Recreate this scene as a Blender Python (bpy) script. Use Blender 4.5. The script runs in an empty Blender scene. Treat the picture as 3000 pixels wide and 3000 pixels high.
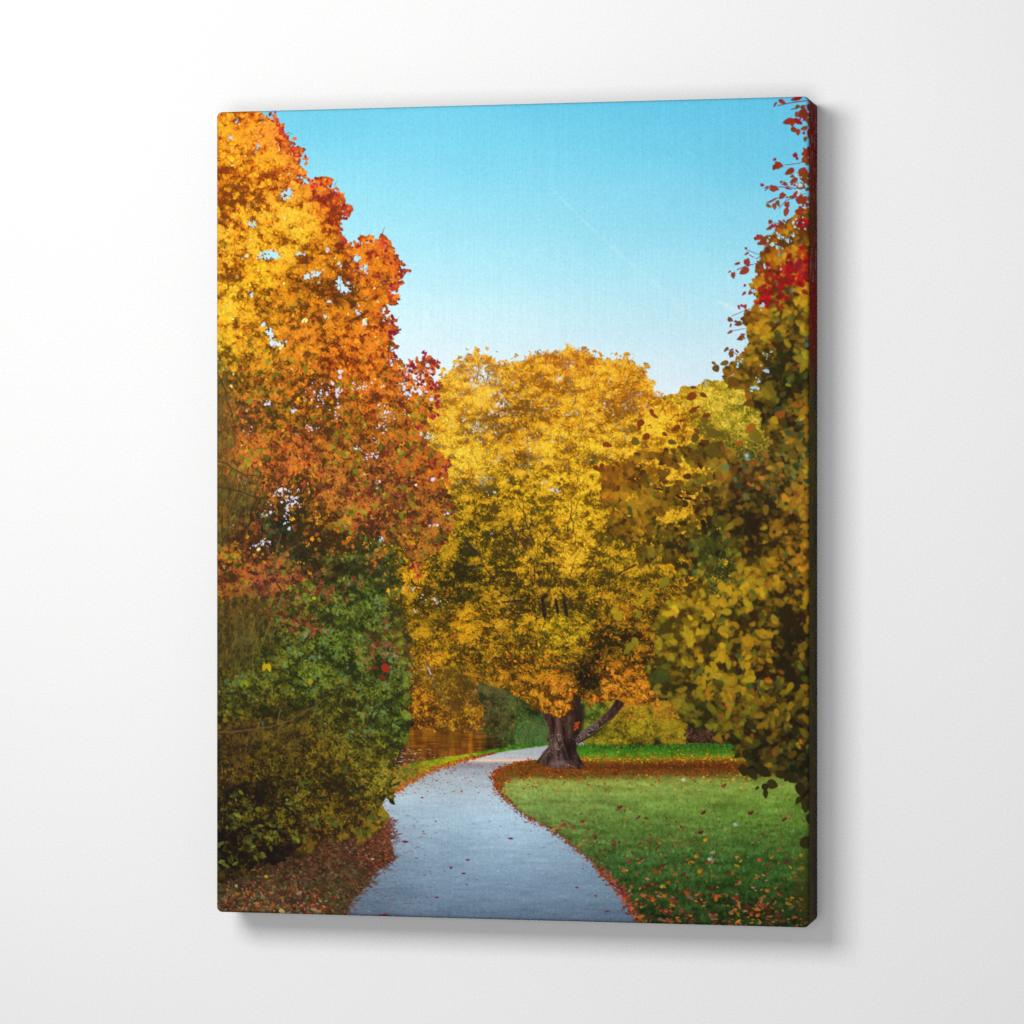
# A stretched canvas print on a white wall, lit by one soft lamp and an added frontal fill.
# The printed picture is painted procedurally (numpy) into a colour attribute of the canvas mesh.
LAMP_P = (-0.46, -1.46, 0.47); LAMP_W = 0.72; LAMP_H = 0.54; LAMP_E = 16.7; AMBIENT = 0.16; FILL_E = 28.0
import numpy as np, math
rng = np.random.default_rng(11)
# ---------------------------------------------------------------- picture frame
FPX, CA, SA, DD = 10000.0, 0.9759, 0.2185, 4.1816      # survey of the photo: focal, turn, distance (canvas height = 1)
XL, XR = -0.3788, 0.3658
TH = 1380
TW = int(round((XR - XL) * TH))
K = TH / 2390.0                                        # texels per surveyed unit

def T(x, y):
    """survey coordinates -> picture texel coordinates on the flat canvas"""
    x = np.asarray(x, float) - 1500.0; y = np.asarray(y, float) - 1500.0
    X = x * DD / (FPX * CA + x * SA)
    Z = -y * (DD - X * SA) / FPX
    return (X - XL) * TH, (0.5 - Z) * TH

_ty, _tx = np.mgrid[0:TH, 0:TW].astype(np.float32)
_X = (_tx + 0.5) / TH + XL; _Z = 0.5 - (_ty + 0.5) / TH
PX = (FPX * _X * CA / (DD - _X * SA) + 1500).astype(np.float32)   # survey coords of every texel
PY = (1500 - FPX * _Z / (DD - _X * SA)).astype(np.float32)
img = np.zeros((TH, TW, 3), np.float32)

# ---------------------------------------------------------------- helpers
def blur(a, s):
    if s <= 0: return a
    r = max(1, int(s * 2.6)); k = np.exp(-0.5 * (np.arange(-r, r + 1) / s) ** 2); k = (k / k.sum()).astype(np.float32)
    for ax in (0, 1):
        pad = [(0, 0)] * a.ndim; pad[ax] = (r, r)
        p = np.pad(a, pad, mode='edge'); o = np.zeros_like(a)
        for i, w in enumerate(k):
            sl = [slice(None)] * a.ndim; sl[ax] = slice(i, i + a.shape[ax]); o += w * p[tuple(sl)]
        a = o
    return a

def noise(sx, sy=None, octaves=1, gain=0.5):
    """smooth value noise, about unit deviation, feature size sx by sy survey units"""
    sy = sy or sx; out = np.zeros((TH, TW), np.float32); amp = 1.0
    for o in range(octaves):
        cx, cy = max(1.0, sx * K / 2 ** o), max(1.0, sy * K / 2 ** o)
        gw, gh = int(TW / cx) + 4, int(TH / cy) + 4
        g = rng.standard_normal((gh, gw)).astype(np.float32)
        fx = np.arange(TW) / cx + rng.random(); fy = np.arange(TH) / cy + rng.random()
        ix, iy = fx.astype(int), fy.astype(int); tx, ty = fx - ix, fy - iy
        tx = (tx * tx * (3 - 2 * tx)).astype(np.float32); ty = (ty * ty * (3 - 2 * ty)).astype(np.float32)
        rows = g[:, ix] * (1 - tx) + g[:, ix + 1] * tx
        out += amp * (rows[iy] * (1 - ty[:, None]) + rows[iy + 1] * ty[:, None])
        amp *= gain
    return out / out.std()

def poly(pts, soft=0.6):
    """anti-aliased mask of a polygon given in survey units"""
    p = np.array(pts, float); x, y = T(p[:, 0], p[:, 1]); n = len(x); SS = 2
    m = np.zeros((TH, TW), np.float32)
    y0, y1 = max(0, int(y.min())), min(TH, int(y.max()) + 2)
    cols = np.arange(TW)
    for r in range(y0, y1):
        for s in range(SS):
            yy = r + (s + 0.5) / SS
            xs = []
            for i in range(n):
                a, b = y[i], y[(i + 1) % n]
                if (a <= yy) != (b <= yy):
                    xs.append(x[i] + (yy - a) / (b - a) * (x[(i + 1) % n] - x[i]))
            xs.sort()
            for i in range(0, len(xs) - 1, 2):
                m[r] += np.clip(cols + 1 - xs[i], 0, 1) * np.clip(xs[i + 1] - cols, 0, 1) / SS
    return blur(np.clip(m, 0, 1), soft) if soft else m

def ragged(m, amp, size, oct=2):
    """roughen the outline of a mask"""
    b = blur(m, amp * K)
    return np.clip((b - 0.5 + 0.22 * np.clip(noise(size, octaves=oct), -1.9, 1.9)) * 3 + 0.5, 0, 1) * (b > .06)

def comp(m, col):
    global img
    c = np.asarray(col, np.float32)
    img += m[..., None] * (c - img)

class Pal:
    """dark / mid / light colours scattered over the picture, blended by distance"""
    def __init__(s, rows, reach=70.0):
        s.xy = np.array([r[:2] for r in rows], float)
        s.c = np.array([r[2:5] for r in rows], float); s.r = reach
        s.bake()
    def tint(s, d, m, l):
        s.c = np.clip(s.c * np.array([d, m, l]), 0, 255); s.bake()
    def bake(s):
        st = 8; yy, xx = np.mgrid[0:TH + st:st, 0:TW + st:st]
        yc, xc = np.minimum(yy, TH - 1), np.minimum(xx, TW - 1)
        s.grid = s.exact(PX[yc, xc].ravel().astype(float), PY[yc, xc].ravel().astype(float)).astype(np.float32).reshape(yy.shape + (3, 3)); s.st = st
    def at(s, iy, ix):
        fy, fx = iy / s.st, ix / s.st; y0 = fy.astype(int); x0 = fx.astype(int); ty = (fy - y0)[:, None, None]; tx = (fx - x0)[:, None, None]; g = s.grid
        y1 = np.minimum(y0 + 1, g.shape[0] - 1); x1 = np.minimum(x0 + 1, g.shape[1] - 1)
        return (g[y0, x0] * (1 - tx) + g[y0, x1] * tx) * (1 - ty) + (g[y1, x0] * (1 - tx) + g[y1, x1] * tx) * ty
    def exact(s, x, y):
        d = (x[:, None] - s.xy[:, 0]) ** 2 + (y[:, None] - s.xy[:, 1]) ** 2
        w = 1.0 / (d + s.r ** 2) ** 2.2; w /= w.sum(1, keepdims=True)
        return np.einsum('nk,kij->nij', w, s.c)

def ramp(c3, t):
    t = np.clip(t, 0, 1)[:, None]
    lo = c3[:, 0] + (c3[:, 1] - c3[:, 0]) * np.minimum(t * 2, 1)
    return lo + (c3[:, 2] - c3[:, 1]) * np.clip(t * 2 - 1, 0, 1)

def field(pal, t, m):
    """paint a palette through a mask, brightness t per texel"""
    ys, xs = np.nonzero(m > 0.003)
    for i in range(0, len(ys), 200000):
        a, b = ys[i:i + 200000], xs[i:i + 200000]
        c = ramp(pal.at(a, b), t[a, b])
        img[a, b] += m[a, b][:, None] * (c - img[a, b])

_cache = {}
def stamp_mask(kind, L, W, ang, soft, sx, sy):
    key = (kind, L, W, ang, soft, sx, sy)
    m = _cache.get(key)
    if m is None:
        l, w, a, so = L / 4.0, W / 4.0, ang * math.pi / 12, soft / 4.0
        R = int(math.ceil(max(l, w) / 2 + so + 1.0))
        q = np.arange(-R, R + 1, dtype=np.float32)
        S = 3; acc = 0
        for i in range(S):
            for j in range(S):
                X = q[None, :] + (i + .5) / S - .5 - (sx / 3.0 - .33); Y = q[:, None] + (j + .5) / S - .5 - (sy / 3.0 - .33)
                u = (X * math.cos(a) + Y * math.sin(a)) / (l / 2); v = (-X * math.sin(a) + Y * math.cos(a))
                if kind == 0:    # pointed blade
                    h = np.clip(1 - u * u, 0, None) * w / 2
                elif kind == 1:  # ovate leaf with a tip
                    h = np.clip(1 - u, 0, None) ** 0.75 * np.clip(1 + u, 0, None) ** 0.45 * w * 0.52
                else:            # lobed leaf
                    th = np.arctan2(v / (w / 2), u); rr = np.hypot(u, v / (w / 2))
                    h = None; d = (0.84 + 0.11 * np.cos(3 * th + .6) + 0.07 * np.cos(5 * th) - rr) * min(l, w) / 2
                if h is not None: d = np.where(np.abs(u) < 1, h - np.abs(v), -(np.abs(v) + (np.abs(u) - 1) * l / 2))
                acc = acc + np.clip(d / max(so, 0.3) + 0.5, 0, 1)
        m = (acc / S / S).astype(np.float32)[..., None]
        _cache[key] = m
    return m

def stamps(kind, x, y, L, W, ang, col, soft=0.0, alpha=1.0):
    tx, ty = T(x, y); n = len(tx)
    L = np.broadcast_to(np.asarray(L, float) * K, n); W = np.broadcast_to(np.asarray(W, float) * K, n)
    Lq = np.maximum(4, np.round(L * 4)).astype(int); Wq = np.maximum(2, np.round(W * 4)).astype(int)
    Lq = np.where(Lq > 12, Lq // 3 * 3, Lq); Wq = np.where(Wq > 12, Wq // 2 * 2, Wq)
    A = np.round(np.asarray(ang) / math.pi * 12).astype(int) % 24; A = np.broadcast_to(A, n)
    if kind == 0: A = A % 12
    so = int(round(soft * K * 4))
    ix = np.floor(tx).astype(int); iy = np.floor(ty).astype(int)
    sx = ((tx - ix) * 3).astype(int); sy = ((ty - iy) * 3).astype(int)
    col = np.broadcast_to(np.asarray(col, np.float32), (n, 3)); alpha = np.broadcast_to(np.asarray(alpha, np.float32), n)
    for i in range(n):
        m = stamp_mask(kind, int(Lq[i]), int(Wq[i]), int(A[i]), so, int(sx[i]), int(sy[i]))
        R = m.shape[0] // 2
        a, b, c, d = iy[i] - R, iy[i] + R + 1, ix[i] - R, ix[i] + R + 1
        if a < 0 or c < 0 or b > TH or d > TW:
            a2, b2, c2, d2 = max(a, 0), min(b, TH), max(c, 0), min(d, TW)
            if a2 >= b2 or c2 >= d2: continue
            m = m[a2 - a:b2 - a, c2 - c:d2 - c]; a, b, c, d = a2, b2, c2, d2
        v = img[a:b, c:d]
        v += (m * alpha[i]) * (col[i] - v)

def sample(prob, n):
    p = prob.ravel().astype(np.float64); cs = np.cumsum(p)
    idx = np.searchsorted(cs, rng.random(n) * cs[-1])
    yy, xx = np.divmod(idx, TW)
    return PX[yy, xx] + rng.uniform(-.9, .9, n), PY[yy, xx] + rng.uniform(-.9, .9, n), yy, xx

def foliage(prob, n, kind, L, W, pal, t, jit=0.25, ang=0.0, spread=3.2, soft=0.0, size_var=0.3, alpha=1.0, order=0.6, accents=(), hue=10):
    """n leaves scattered by prob; t = brightness field (0..1) that orders light over dark"""
    x, y, iy, ix = sample(prob, n)
    tt = t[iy, ix] + jit * rng.standard_normal(n)
    col = ramp(pal.at(iy, ix), tt)
    col = col * (1 + 0.07 * rng.standard_normal((n, 1))) + hue * rng.standard_normal((n, 1)) * np.array([0.5, -0.6, -0.1])
    for frac, c in accents:
        k = rng.random(n) < frac; col[k] = np.array(c) * (1 + 0.15 * rng.standard_normal((k.sum(), 1)))
    col = np.clip(col, 0, 255)
    s = np.exp(size_var * rng.standard_normal(n)).clip(.5, 1.8)
    an = (ang[iy, ix] if isinstance(ang, np.ndarray) else ang) + spread * (rng.random(n) - .5)
    o = np.argsort(tt * order + rng.random(n) * (1 - order) * 1.0)
    stamps(kind, x[o], y[o], (L * s)[o], (W * s)[o], an[o], col[o], soft, alpha)

def blobs(rows, base=0.0):
    a = np.full((TH, TW), base, np.float32)
    for x, y, rx, ry, d in rows:
        a += d * np.exp(-(((PX - x) / rx) ** 2 + ((PY - y) / ry) ** 2))
    return a

def stroke(pts, w0, w1, col, soft=0.8, wob=0.0, alpha=1.0):
    """tapering branch along survey points"""
    p = np.array(pts, float); seg = np.hypot(*np.diff(p, axis=0).T); cum = np.r_[0, np.cumsum(seg)]
    n = max(6, int(cum[-1] / 2.0)); s = np.linspace(0, cum[-1], n)
    x = np.interp(s, cum, p[:, 0]); y = np.interp(s, cum, p[:, 1])
    if wob:
        k = max(2, n // 10); x = x + wob * np.interp(np.arange(n), np.linspace(0, n, k), rng.standard_normal(k)); y = y + wob * np.interp(np.arange(n), np.linspace(0, n, k), rng.standard_normal(k))
    w = np.linspace(w0, w1, n)
    cc = np.asarray(col, float) * (1 + 0.10 * rng.standard_normal((n, 1)))
    ang = np.arctan2(np.gradient(y), np.gradient(x))
    stamps(0, x, y, np.maximum(w, 2.4) * 1.6, w, ang, cc, soft, alpha)

def flecks(prob, n, pal, t, L=6.5, W=3.0, jit=.34, alpha=.75, spread=6.2, hue=9, kind=0):
    """small glints and gaps that break up the leaves"""
    foliage(prob, n, kind, L, W, pal, t, jit, 0.0, spread, size_var=.35, alpha=alpha, order=.3, hue=hue)

G = globals()
# ================================================================ 1 sky
def gradient(rows, coord):
    k = np.array([r[0] for r in rows], float); c = np.array([r[1:] for r in rows], float)
    return np.stack([np.interp(coord, k, c[:, i]) for i in range(3)], -1).astype(np.float32)

sky_l = gradient([(280, 112, 208, 238), (430, 135, 220, 243), (600, 160, 230, 247), (780, 190, 240, 251), (950, 218, 245, 252), (1100, 232, 247, 252), (1200, 236, 246, 252)], PY)
sky_r = gradient([(280, 98, 200, 234), (430, 112, 208, 239), (600, 140, 220, 244), (780, 165, 230, 248), (950, 198, 238, 250), (1100, 218, 240, 250), (1200, 230, 244, 252)], PY)
mixx = np.clip((PX - 900) / 1300, 0, 1)[..., None]
img[:] = sky_l * (1 - mixx) + sky_r * mixx
img += (2.2 * noise(420, 150, 2) + .4 * noise(900, 60))[..., None] * np.array([1.0, .6, .4])
# vapour trail
for (x0, y0, x1, y1, w, a) in [(1615, 552, 1755, 690, 3.0, .13), (1755, 690, 1905, 822, 5, .17), (1905, 822, 2010, 915, 9, .08), (2105, 882, 2165, 915, 6, .30)]:
    dx, dy = x1 - x0, y1 - y0; L2 = dx * dx + dy * dy
    u = ((PX - x0) * dx + (PY - y0) * dy) / L2; d = np.abs((PX - x0) * dy - (PY - y0) * dx) / math.sqrt(L2)
    m = np.exp(-(d / w) ** 2) * np.clip(u * 5 + .5, 0, 1) * np.clip((1 - u) * 5 + .5, 0, 1) * a * np.clip(1 + .35 * noise(40), 0, 2)
    comp(np.clip(m, 0, 1), (246, 252, 255))

n_big, n_mid, n_small = noise(150, 110, 2), noise(60, 42, 2), noise(24, 18, 2)
n_fine = noise(9, 7, 2); clump2 = noise(17, 13, 2); n_orient = noise(46, 40) * 1.1

# ================================================================ 2 far background
comp(poly([(1130, 1500), (1960, 1300), (2420, 1300), (2420, 1960), (1130, 1960)], 6), (70, 56, 16))
back = poly([(1130, 1900), (1400, 1930), (1700, 1960), (2020, 1900), (2400, 1880), (2400, 2200), (2200, 2196), (1800, 2194), (1690, 2190), (1480, 2196), (1130, 2250)], 1.0)
field(Pal([(1200, 2000, (40, 25, 15), (70, 48, 22), (110, 75, 30)), (1450, 2100, (26, 30, 13), (48, 56, 20), (80, 92, 38)),
           (1700, 2080, (22, 16, 10), (34, 26, 14), (60, 50, 20)), (2100, 2120, (28, 22, 13), (48, 36, 20), (90, 58, 36)), (2330, 2150, (30, 26, 12), (52, 44, 16), (85, 70, 25))]),
      0.5 + .22 * n_small + .15 * n_fine, back)
# distant yellow-green tree on the right
fr = ragged(poly([(1900, 1170), (1945, 1160), (1987, 1148), (2000, 1132), (2040, 1128), (2075, 1112), (2130, 1118), (2180, 1128), (2215, 1135), (2300, 1120), (2400, 1120), (2400, 1750), (1900, 1750)]), 3, 14)
pal_fr = Pal([(1990, 1190, (120, 85, 10), (205, 150, 20), (250, 205, 60)), (2120, 1200, (130, 115, 20), (205, 175, 35), (245, 215, 80)), (2200, 1250, (90, 85, 15), (165, 145, 25), (225, 200, 70)),
              (2060, 1300, (90, 75, 12), (160, 130, 20), (235, 180, 50)), (2200, 1360, (40, 42, 18), (90, 85, 25), (160, 140, 50)), (2250, 1450, (45, 45, 15), (85, 75, 20), (140, 110, 40)),
              (2100, 1600, (30, 36, 15), (62, 62, 18), (150, 130, 30)), (2300, 1650, (40, 35, 15), (80, 65, 20), (120, 95, 30))])
t_fr = .50 + .16 * n_mid + .14 * n_small
field(pal_fr, t_fr - .12 + .12 * n_fine, fr)
foliage(fr, 12000, 0, 8, 3.4, pal_fr, t_fr, .26, n_orient, 2.4)
flecks(fr, 5000, pal_fr, t_fr - .12)
comp(blobs([(2188, 1335, 6, 7, 1.), (2205, 1290, 5, 3, .8), (2192, 1346, 9, 4, .6), (2070, 1120, 5, 9, .4)]).clip(0, 1), (170, 205, 225))
stroke([(2064, 1137), (2067, 1112)], 3, 1.5, (150, 175, 160), 1)

# ================================================================ 3 ground
lawn = poly([(1130, 2170), (2420, 2180), (2420, 2760), (1000, 2760), (1000, 2300)], 0)
lawn_l = gradient([(2180, 62, 128, 26), (2215, 72, 140, 24), (2228, 110, 118, 18), (2274, 120, 125, 45), (2292, 148, 164, 76), (2330, 136, 160, 78), (2390, 114, 142, 66), (2450, 92, 122, 52), (2520, 70, 100, 44), (2590, 54, 76, 28), (2660, 44, 64, 20), (2730, 36, 50, 15)], PY)
lawn_r = gradient([(2180, 58, 108, 20), (2215, 78, 122, 22), (2228, 100, 98, 16), (2274, 110, 125, 45), (2300, 136, 162, 66), (2340, 118, 150, 54), (2390, 98, 134, 46), (2450, 80, 112, 38), (2520, 58, 92, 30), (2590, 48, 76, 20), (2660, 38, 58, 12), (2730, 30, 42, 10)], PY)
mx = np.clip((PX - 1500) / 750, 0, 1)[..., None]
G['img'] = img * (1 - lawn[..., None]) + lawn[..., None] * (lawn_l * (1 - mx) + lawn_r * mx)
near = np.clip((PY - 2180) / 500, 0, 1)
img += lawn[..., None] * ((5 + 4 * near) * noise(5, 7, 2) + 6 * noise(70, 14, 2) + 5 * noise(22, 8))[..., None] * np.array([.8, 1, .6])
# grass blades, larger towards the viewer
pg = lawn * np.clip((PY - 2280) / 250, .05, 1) * (PX > 1420)
x, y, iy, ix = sample(pg, 16000)
b = rng.standard_normal(16000)[:, None]
col = img[iy, ix] * (1 + .13 * b) + np.maximum(b, 0) * np.array([-4, 6, 14])
s = np.clip((y - 2250) / 420, .15, 1)
stamps(0, x, y, 4 + 13 * s, 1.6 + 2.0 * s, 1.57 + .9 * rng.standard_normal(16000), np.clip(col, 0, 255), 1.0, .75)
# shadow and leaf litter below the big tree
lit = poly([(1436, 2300), (1446, 2268), (1480, 2244), (1520, 2231), (1570, 2224), (1680, 2228), (1760, 2232), (1900, 2230), (2050, 2228), (2200, 2230), (2400, 2232), (2400, 2264), (2200, 2268), (2050, 2272), (1900, 2272), (1760, 2276), (1640, 2280), (1560, 2276), (1490, 2284), (1470, 2310), (1462, 2325)], 3)
sunny = poly([(1690, 2219), (1800, 2221), (2100, 2216), (2200, 2218), (2200, 2231), (1900, 2230), (1760, 2231), (1690, 2229)], 2.0)
comp(sunny * .45, (150, 135, 12))
comp(lit * .66, (108, 54, 12))
comp(blobs([(1850, 2248, 260, 9, .55), (2080, 2244, 160, 8, .45)]).clip(0, 1) * lit, (78, 34, 6))
def scatter(m, n, cols, L, W, jit=.16, soft=.5, alpha=.95, flat=.5, kind=1):
    x, y, iy, ix = sample(m, n); cols = np.array(cols, float)
    c = cols[rng.integers(0, len(cols), n)] * (1 + jit * rng.standard_normal((n, 1)))
    sz = .78 * np.exp(.3 * rng.standard_normal(n)).clip(.5, 2)
    stamps(kind, x, y, L * sz, W * sz, flat * rng.standard_normal(n) + (rng.random(n) > .5) * math.pi, np.clip(c, 0, 255), soft, alpha)
orange = [(190, 72, 14), (165, 50, 10), (205, 95, 22), (130, 40, 8), (150, 60, 12), (220, 120, 30), (120, 30, 8), (100, 42, 10)]
scatter(lit * np.clip(.7 + .35 * n_small, .1, 1), 3400, [(150, 56, 12), (130, 42, 9), (168, 78, 18), (104, 34, 8), (120, 50, 10), (186, 100, 26), (92, 26, 7), (78, 36, 9)], 5.2, 2.6, alpha=.66)
fringe = np.clip(blur(lit, 14) * 2.2, 0, 1) * (1 - lit) * lawn
scatter(fringe, 900, [(150, 60, 14), (170, 84, 22)] + [(225, 140, 40), (200, 150, 40)], 6, 3.2)
scatter(sunny, 260, [(215, 130, 25), (190, 80, 15), (200, 160, 30)], 6, 3)
# water
water = poly([(1130, 2130), (1200, 2130), (1300, 2133), (1400, 2140), (1480, 2158), (1480, 2196), (1431, 2200), (1348, 2213), (1266, 2226), (1183, 2241), (1130, 2258)], .7)
refl = Pal([(1150, 2190, (32, 18, 18), (58, 32, 20), (96, 58, 24)), (1225, 2170, (92, 50, 8), (140, 84, 12), (175, 112, 18)), (1260, 2200, (80, 40, 10), (120, 70, 14), (160, 100, 20)), (1330, 2170, (78, 46, 8), (118, 74, 12), (160, 100, 18)),
            (1385, 2180, (90, 48, 8), (140, 82, 10), (210, 130, 15)), (1440, 2180, (30, 26, 12), (52, 42, 16), (84, 60, 20)), (1300, 2140, (70, 40, 8), (115, 70, 12), (150, 95, 15)), (1350, 2205, (90, 44, 16), (128, 66, 20), (150, 85, 30))], 22)
field(refl, .46 + .13 * noise(14, 120) + .08 * noise(6, 30) + .12 * noise(34, 4) + .10 * noise(60, 30), water)
scatter(water * (PY > 2195) * np.clip((1300 - PX) / 110, .06, 1), 150, [(190, 150, 130), (200, 160, 70), (150, 110, 100), (220, 190, 180)], 9, 1.8, flat=.06, kind=0)
scatter(water * (PY > 2185), 60, [(190, 120, 30), (170, 90, 30)], 6, 1.8, flat=.06, kind=0)
# grass bank
bank = poly([(1605, 2168), (1514, 2184), (1431, 2198), (1348, 2212), (1266, 2225), (1183, 2240), (1150, 2249), (1120, 2330), (1154, 2324), (1200, 2300), (1280, 2262), (1390, 2228), (1452, 2212), (1605, 2192)], .8)
field(Pal([(1560, 2182, (40, 88, 14), (60, 118, 20), (90, 145, 35)), (1440, 2205, (50, 100, 16), (74, 130, 22), (110, 160, 30)), (1340, 2220, (120, 130, 8), (170, 175, 14), (205, 200, 30)), (1250, 2236, (92, 115, 12), (140, 155, 20), (185, 180, 40)),
            (1200, 2262, (70, 88, 18), (104, 118, 26), (140, 140, 45)), (1160, 2300, (88, 100, 35), (128, 135, 55), (165, 160, 80)), (1150, 2255, (60, 85, 18), (90, 112, 25), (120, 130, 40))], 25),
      .5 + .18 * noise(10, 5, 2) + .12 * n_fine, bank)
# ---- path
path = poly([(1010, 2690), (1020, 2655), (1039, 2629), (1066, 2600), (1087, 2571), (1092, 2552), (1136, 2530), (1150, 2501), (1142, 2459), (1146, 2418), (1128, 2385), (1120, 2360), (1130, 2337),
             (1154, 2321), (1191, 2300), (1224, 2279), (1274, 2255), (1332, 2237), (1388, 2222), (1452, 2207), (1514, 2196), (1605, 2184), (1717, 2171), (1720, 2184), (1692, 2189), (1600, 2228),
             (1568, 2226), (1514, 2233), (1473, 2247), (1448, 2263), (1445, 2288), (1460, 2321), (1489, 2346), (1526, 2379), (1568, 2404), (1626, 2437), (1671, 2472), (1717, 2508), (1750, 2540), (1777, 2565), (1806, 2594), (1830, 2627), (1848, 2662), (1880, 2730), (1000, 2730)], .6)
edge = 4.0 * noise(16, 7, 2)
path = np.clip((blur(path, 2.0) - .5) * 3 + .5 + .16 * noise(12, 5, 2), 0, 1)
pc = gradient([(2170, 165, 167, 170), (2215, 182, 188, 192), (2228, 192, 184, 178), (2240, 154, 156, 164), (2275, 172, 182, 190), (2330, 180, 200, 212), (2400, 172, 200, 218), (2460, 158, 186, 206), (2520, 140, 167, 188), (2590, 124, 150, 172), (2650, 112, 136, 158), (2700, 96, 115, 138), (2730, 86, 102, 122)], PY)
pshade = 1 - .10 * np.clip((1260 - PX) / 160, 0, 1) * np.clip((PY - 2380) / 120, 0, 1) + .03 * np.exp(-((PX - 1480) / 130) ** 2) - .04 * np.clip((PX - 1650) / 150, 0, 1)
pc = pc * pshade[..., None] + (3.2 * noise(160, 40, 2) + 3.4 * noise(5, 3, 2) + 2.6 * noise(40, 6))[..., None] * np.array([1, 1, 1.05])
G['img'] = img * (1 - path[..., None]) + path[..., None] * pc
comp(blobs([(1470, 2228, 95, 3.4, .9), (1540, 2225, 55, 3, .5), (1410, 2227, 40, 3, .6)]).clip(0, 1) * path, (248, 206, 182))
comp(blobs([(1400, 2243, 100, 8, .35), (1160, 2440, 70, 45, .22)]).clip(0, 1) * path, (128, 118, 140))
# leaves lying on the path and along its edges
redl = [(136, 50, 26), (156, 66, 30), (108, 40, 30), (170, 88, 48), (100, 48, 40), (140, 76, 50)]
inner = path * (1 - np.clip(blur(path, 9) * 1.0, 0, 1)) * 4
scatter(np.clip(inner, 0, 1) * (PY > 2235), 560, redl + [(180, 80, 20)], 6, 2, flat=.18, alpha=.7)
scatter(path * (PY > 2232) * (PY < 2330) * (PX < 1470), 130, [(170, 70, 40), (190, 110, 60), (130, 60, 50)], 6, 2, flat=.12)
scatter(path * (PY > 2380) * np.clip((1330 - PX) / 200, .02, 1), 420, [(120, 60, 80), (110, 75, 95), (140, 60, 60), (105, 100, 120)], 11, 1.9, flat=.10, alpha=.6, kind=0)
scatter(path * (PY > 2330), 260, [(120, 110, 125), (150, 120, 130), (190, 215, 230), (130, 80, 90)], 7, 2, flat=.12, alpha=.5, kind=0)
for (lx, ly, lw) in [(1237, 2337, 7), (1370, 2519, 9), (1321, 2541, 8), (1358, 2559, 9), (1367, 2591, 6), (1277, 2406, 5), (1187, 2466, 14), (1240, 2435, 5), (1352, 2318, 5), (1279, 2287, 6), (1496, 2457, 12), (1280, 2629, 9), (1125, 2683, 24), (1371, 2518, 5), (1539, 2409, 6), (1322, 2541, 6), (1320, 2545, 4), (1690, 2600, 8), (1780, 2670, 10), (1745, 2625, 7)]:
    stamps(0, [lx], [ly], [lw * 1.6], [lw * .42 + 1.2], [.1], (112, 32, 42), .8, .9)
# leaf line along the right edge and the left curve
rim = lambda pts, n, w, cols, L, W, al=.9: stamps(1, *(lambda q: (np.interp(q, np.linspace(0, 1, len(pts)), [p[0] for p in pts]) + w * rng.standard_normal(n), np.interp(q, np.linspace(0, 1, len(pts)), [p[1] for p in pts]) + .55 * w * rng.standard_normal(n)))(rng.random(n)),
     L * np.exp(.3 * rng.standard_normal(n)), W * np.exp(.3 * rng.standard_normal(n)), .6 * rng.standard_normal(n), np.clip(np.array(cols, float)[rng.integers(0, len(cols), n)] * (1 + .16 * rng.standard_normal((n, 1))), 0, 255), .6, al)
re_pts = [(1568, 2228), (1514, 2236), (1473, 2250), (1450, 2265), (1450, 2290), (1465, 2323), (1492, 2348)]
rim(re_pts, 330, 6, [(165, 62, 14), (146, 46, 10), (180, 84, 20), (120, 40, 10), (110, 70, 30)], 6.5, 2.8)
rim([(1489, 2346), (1526, 2381), (1568, 2406), (1626, 2439), (1671, 2474), (1717, 2510), (1750, 2542)], 280, 5.5, redl + [(110, 60, 40), (90, 60, 40)], 7, 2.8, .8)
rim([(1750, 2542), (1777, 2567), (1806, 2596), (1830, 2629), (1852, 2664), (1872, 2705)], 230, 9, redl + [(170, 60, 30), (140, 100, 90), (90, 25, 35), (80, 70, 40)], 12, 4.6, .85)
rim([(1154, 2321), (1191, 2298), (1224, 2277), (1274, 2252), (1332, 2234), (1388, 2219)], 430, 6, [(190, 70, 20), (170, 90, 25), (150, 56, 20), (195, 105, 40), (160, 112, 40)], 6.5, 2.6)
rim([(1388, 2220), (1420, 2212), (1452, 2207)], 80, 3, orange, 6, 2.4)
scatter(bank * (PY > 2240), 260, [(200, 110, 30), (190, 80, 25), (180, 140, 40)], 7, 3)
rim([(1146, 2400), (1150, 2440), (1152, 2500), (1138, 2532), (1092, 2553), (1087, 2573), (1066, 2602), (1039, 2631), (1018, 2662), (1004, 2690)], 260, 9, [(96, 44, 34), (80, 60, 38), (110, 52, 44), (70, 62, 34), (120, 58, 44)], 17, 3.0, .7)
# leaves on the lawn
lw = lawn * (1 - path) * (PX > 1450) * np.clip(.55 + .5 * n_small, .05, 1)
scatter(lw * (PY > 2290) * (PY < 2400), 240, [(150, 90, 40), (130, 70, 40), (165, 140, 60), (120, 60, 30)], 6, 2.6, alpha=.75)
scatter(lw * np.clip((PY - 2360) / 60, 0, 1) * (PY < 2520) * np.clip(1.3 - (PX - 1550) / 500, .35, 1), 260, [(120, 45, 32), (140, 65, 45), (100, 35, 28), (150, 90, 60), (165, 110, 50), (95, 80, 60)], 11, 4.6, alpha=.85)
scatter(lw * np.clip((PY - 2480) / 80, 0, 1) * np.clip(1.2 - (PX - 1800) / 700, .5, 1), 280, [(120, 40, 30), (150, 60, 35), (165, 90, 60), (190, 130, 30), (95, 30, 28), (150, 120, 90), (180, 90, 30), (80, 40, 35)], 14, 6, alpha=.88)
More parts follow.
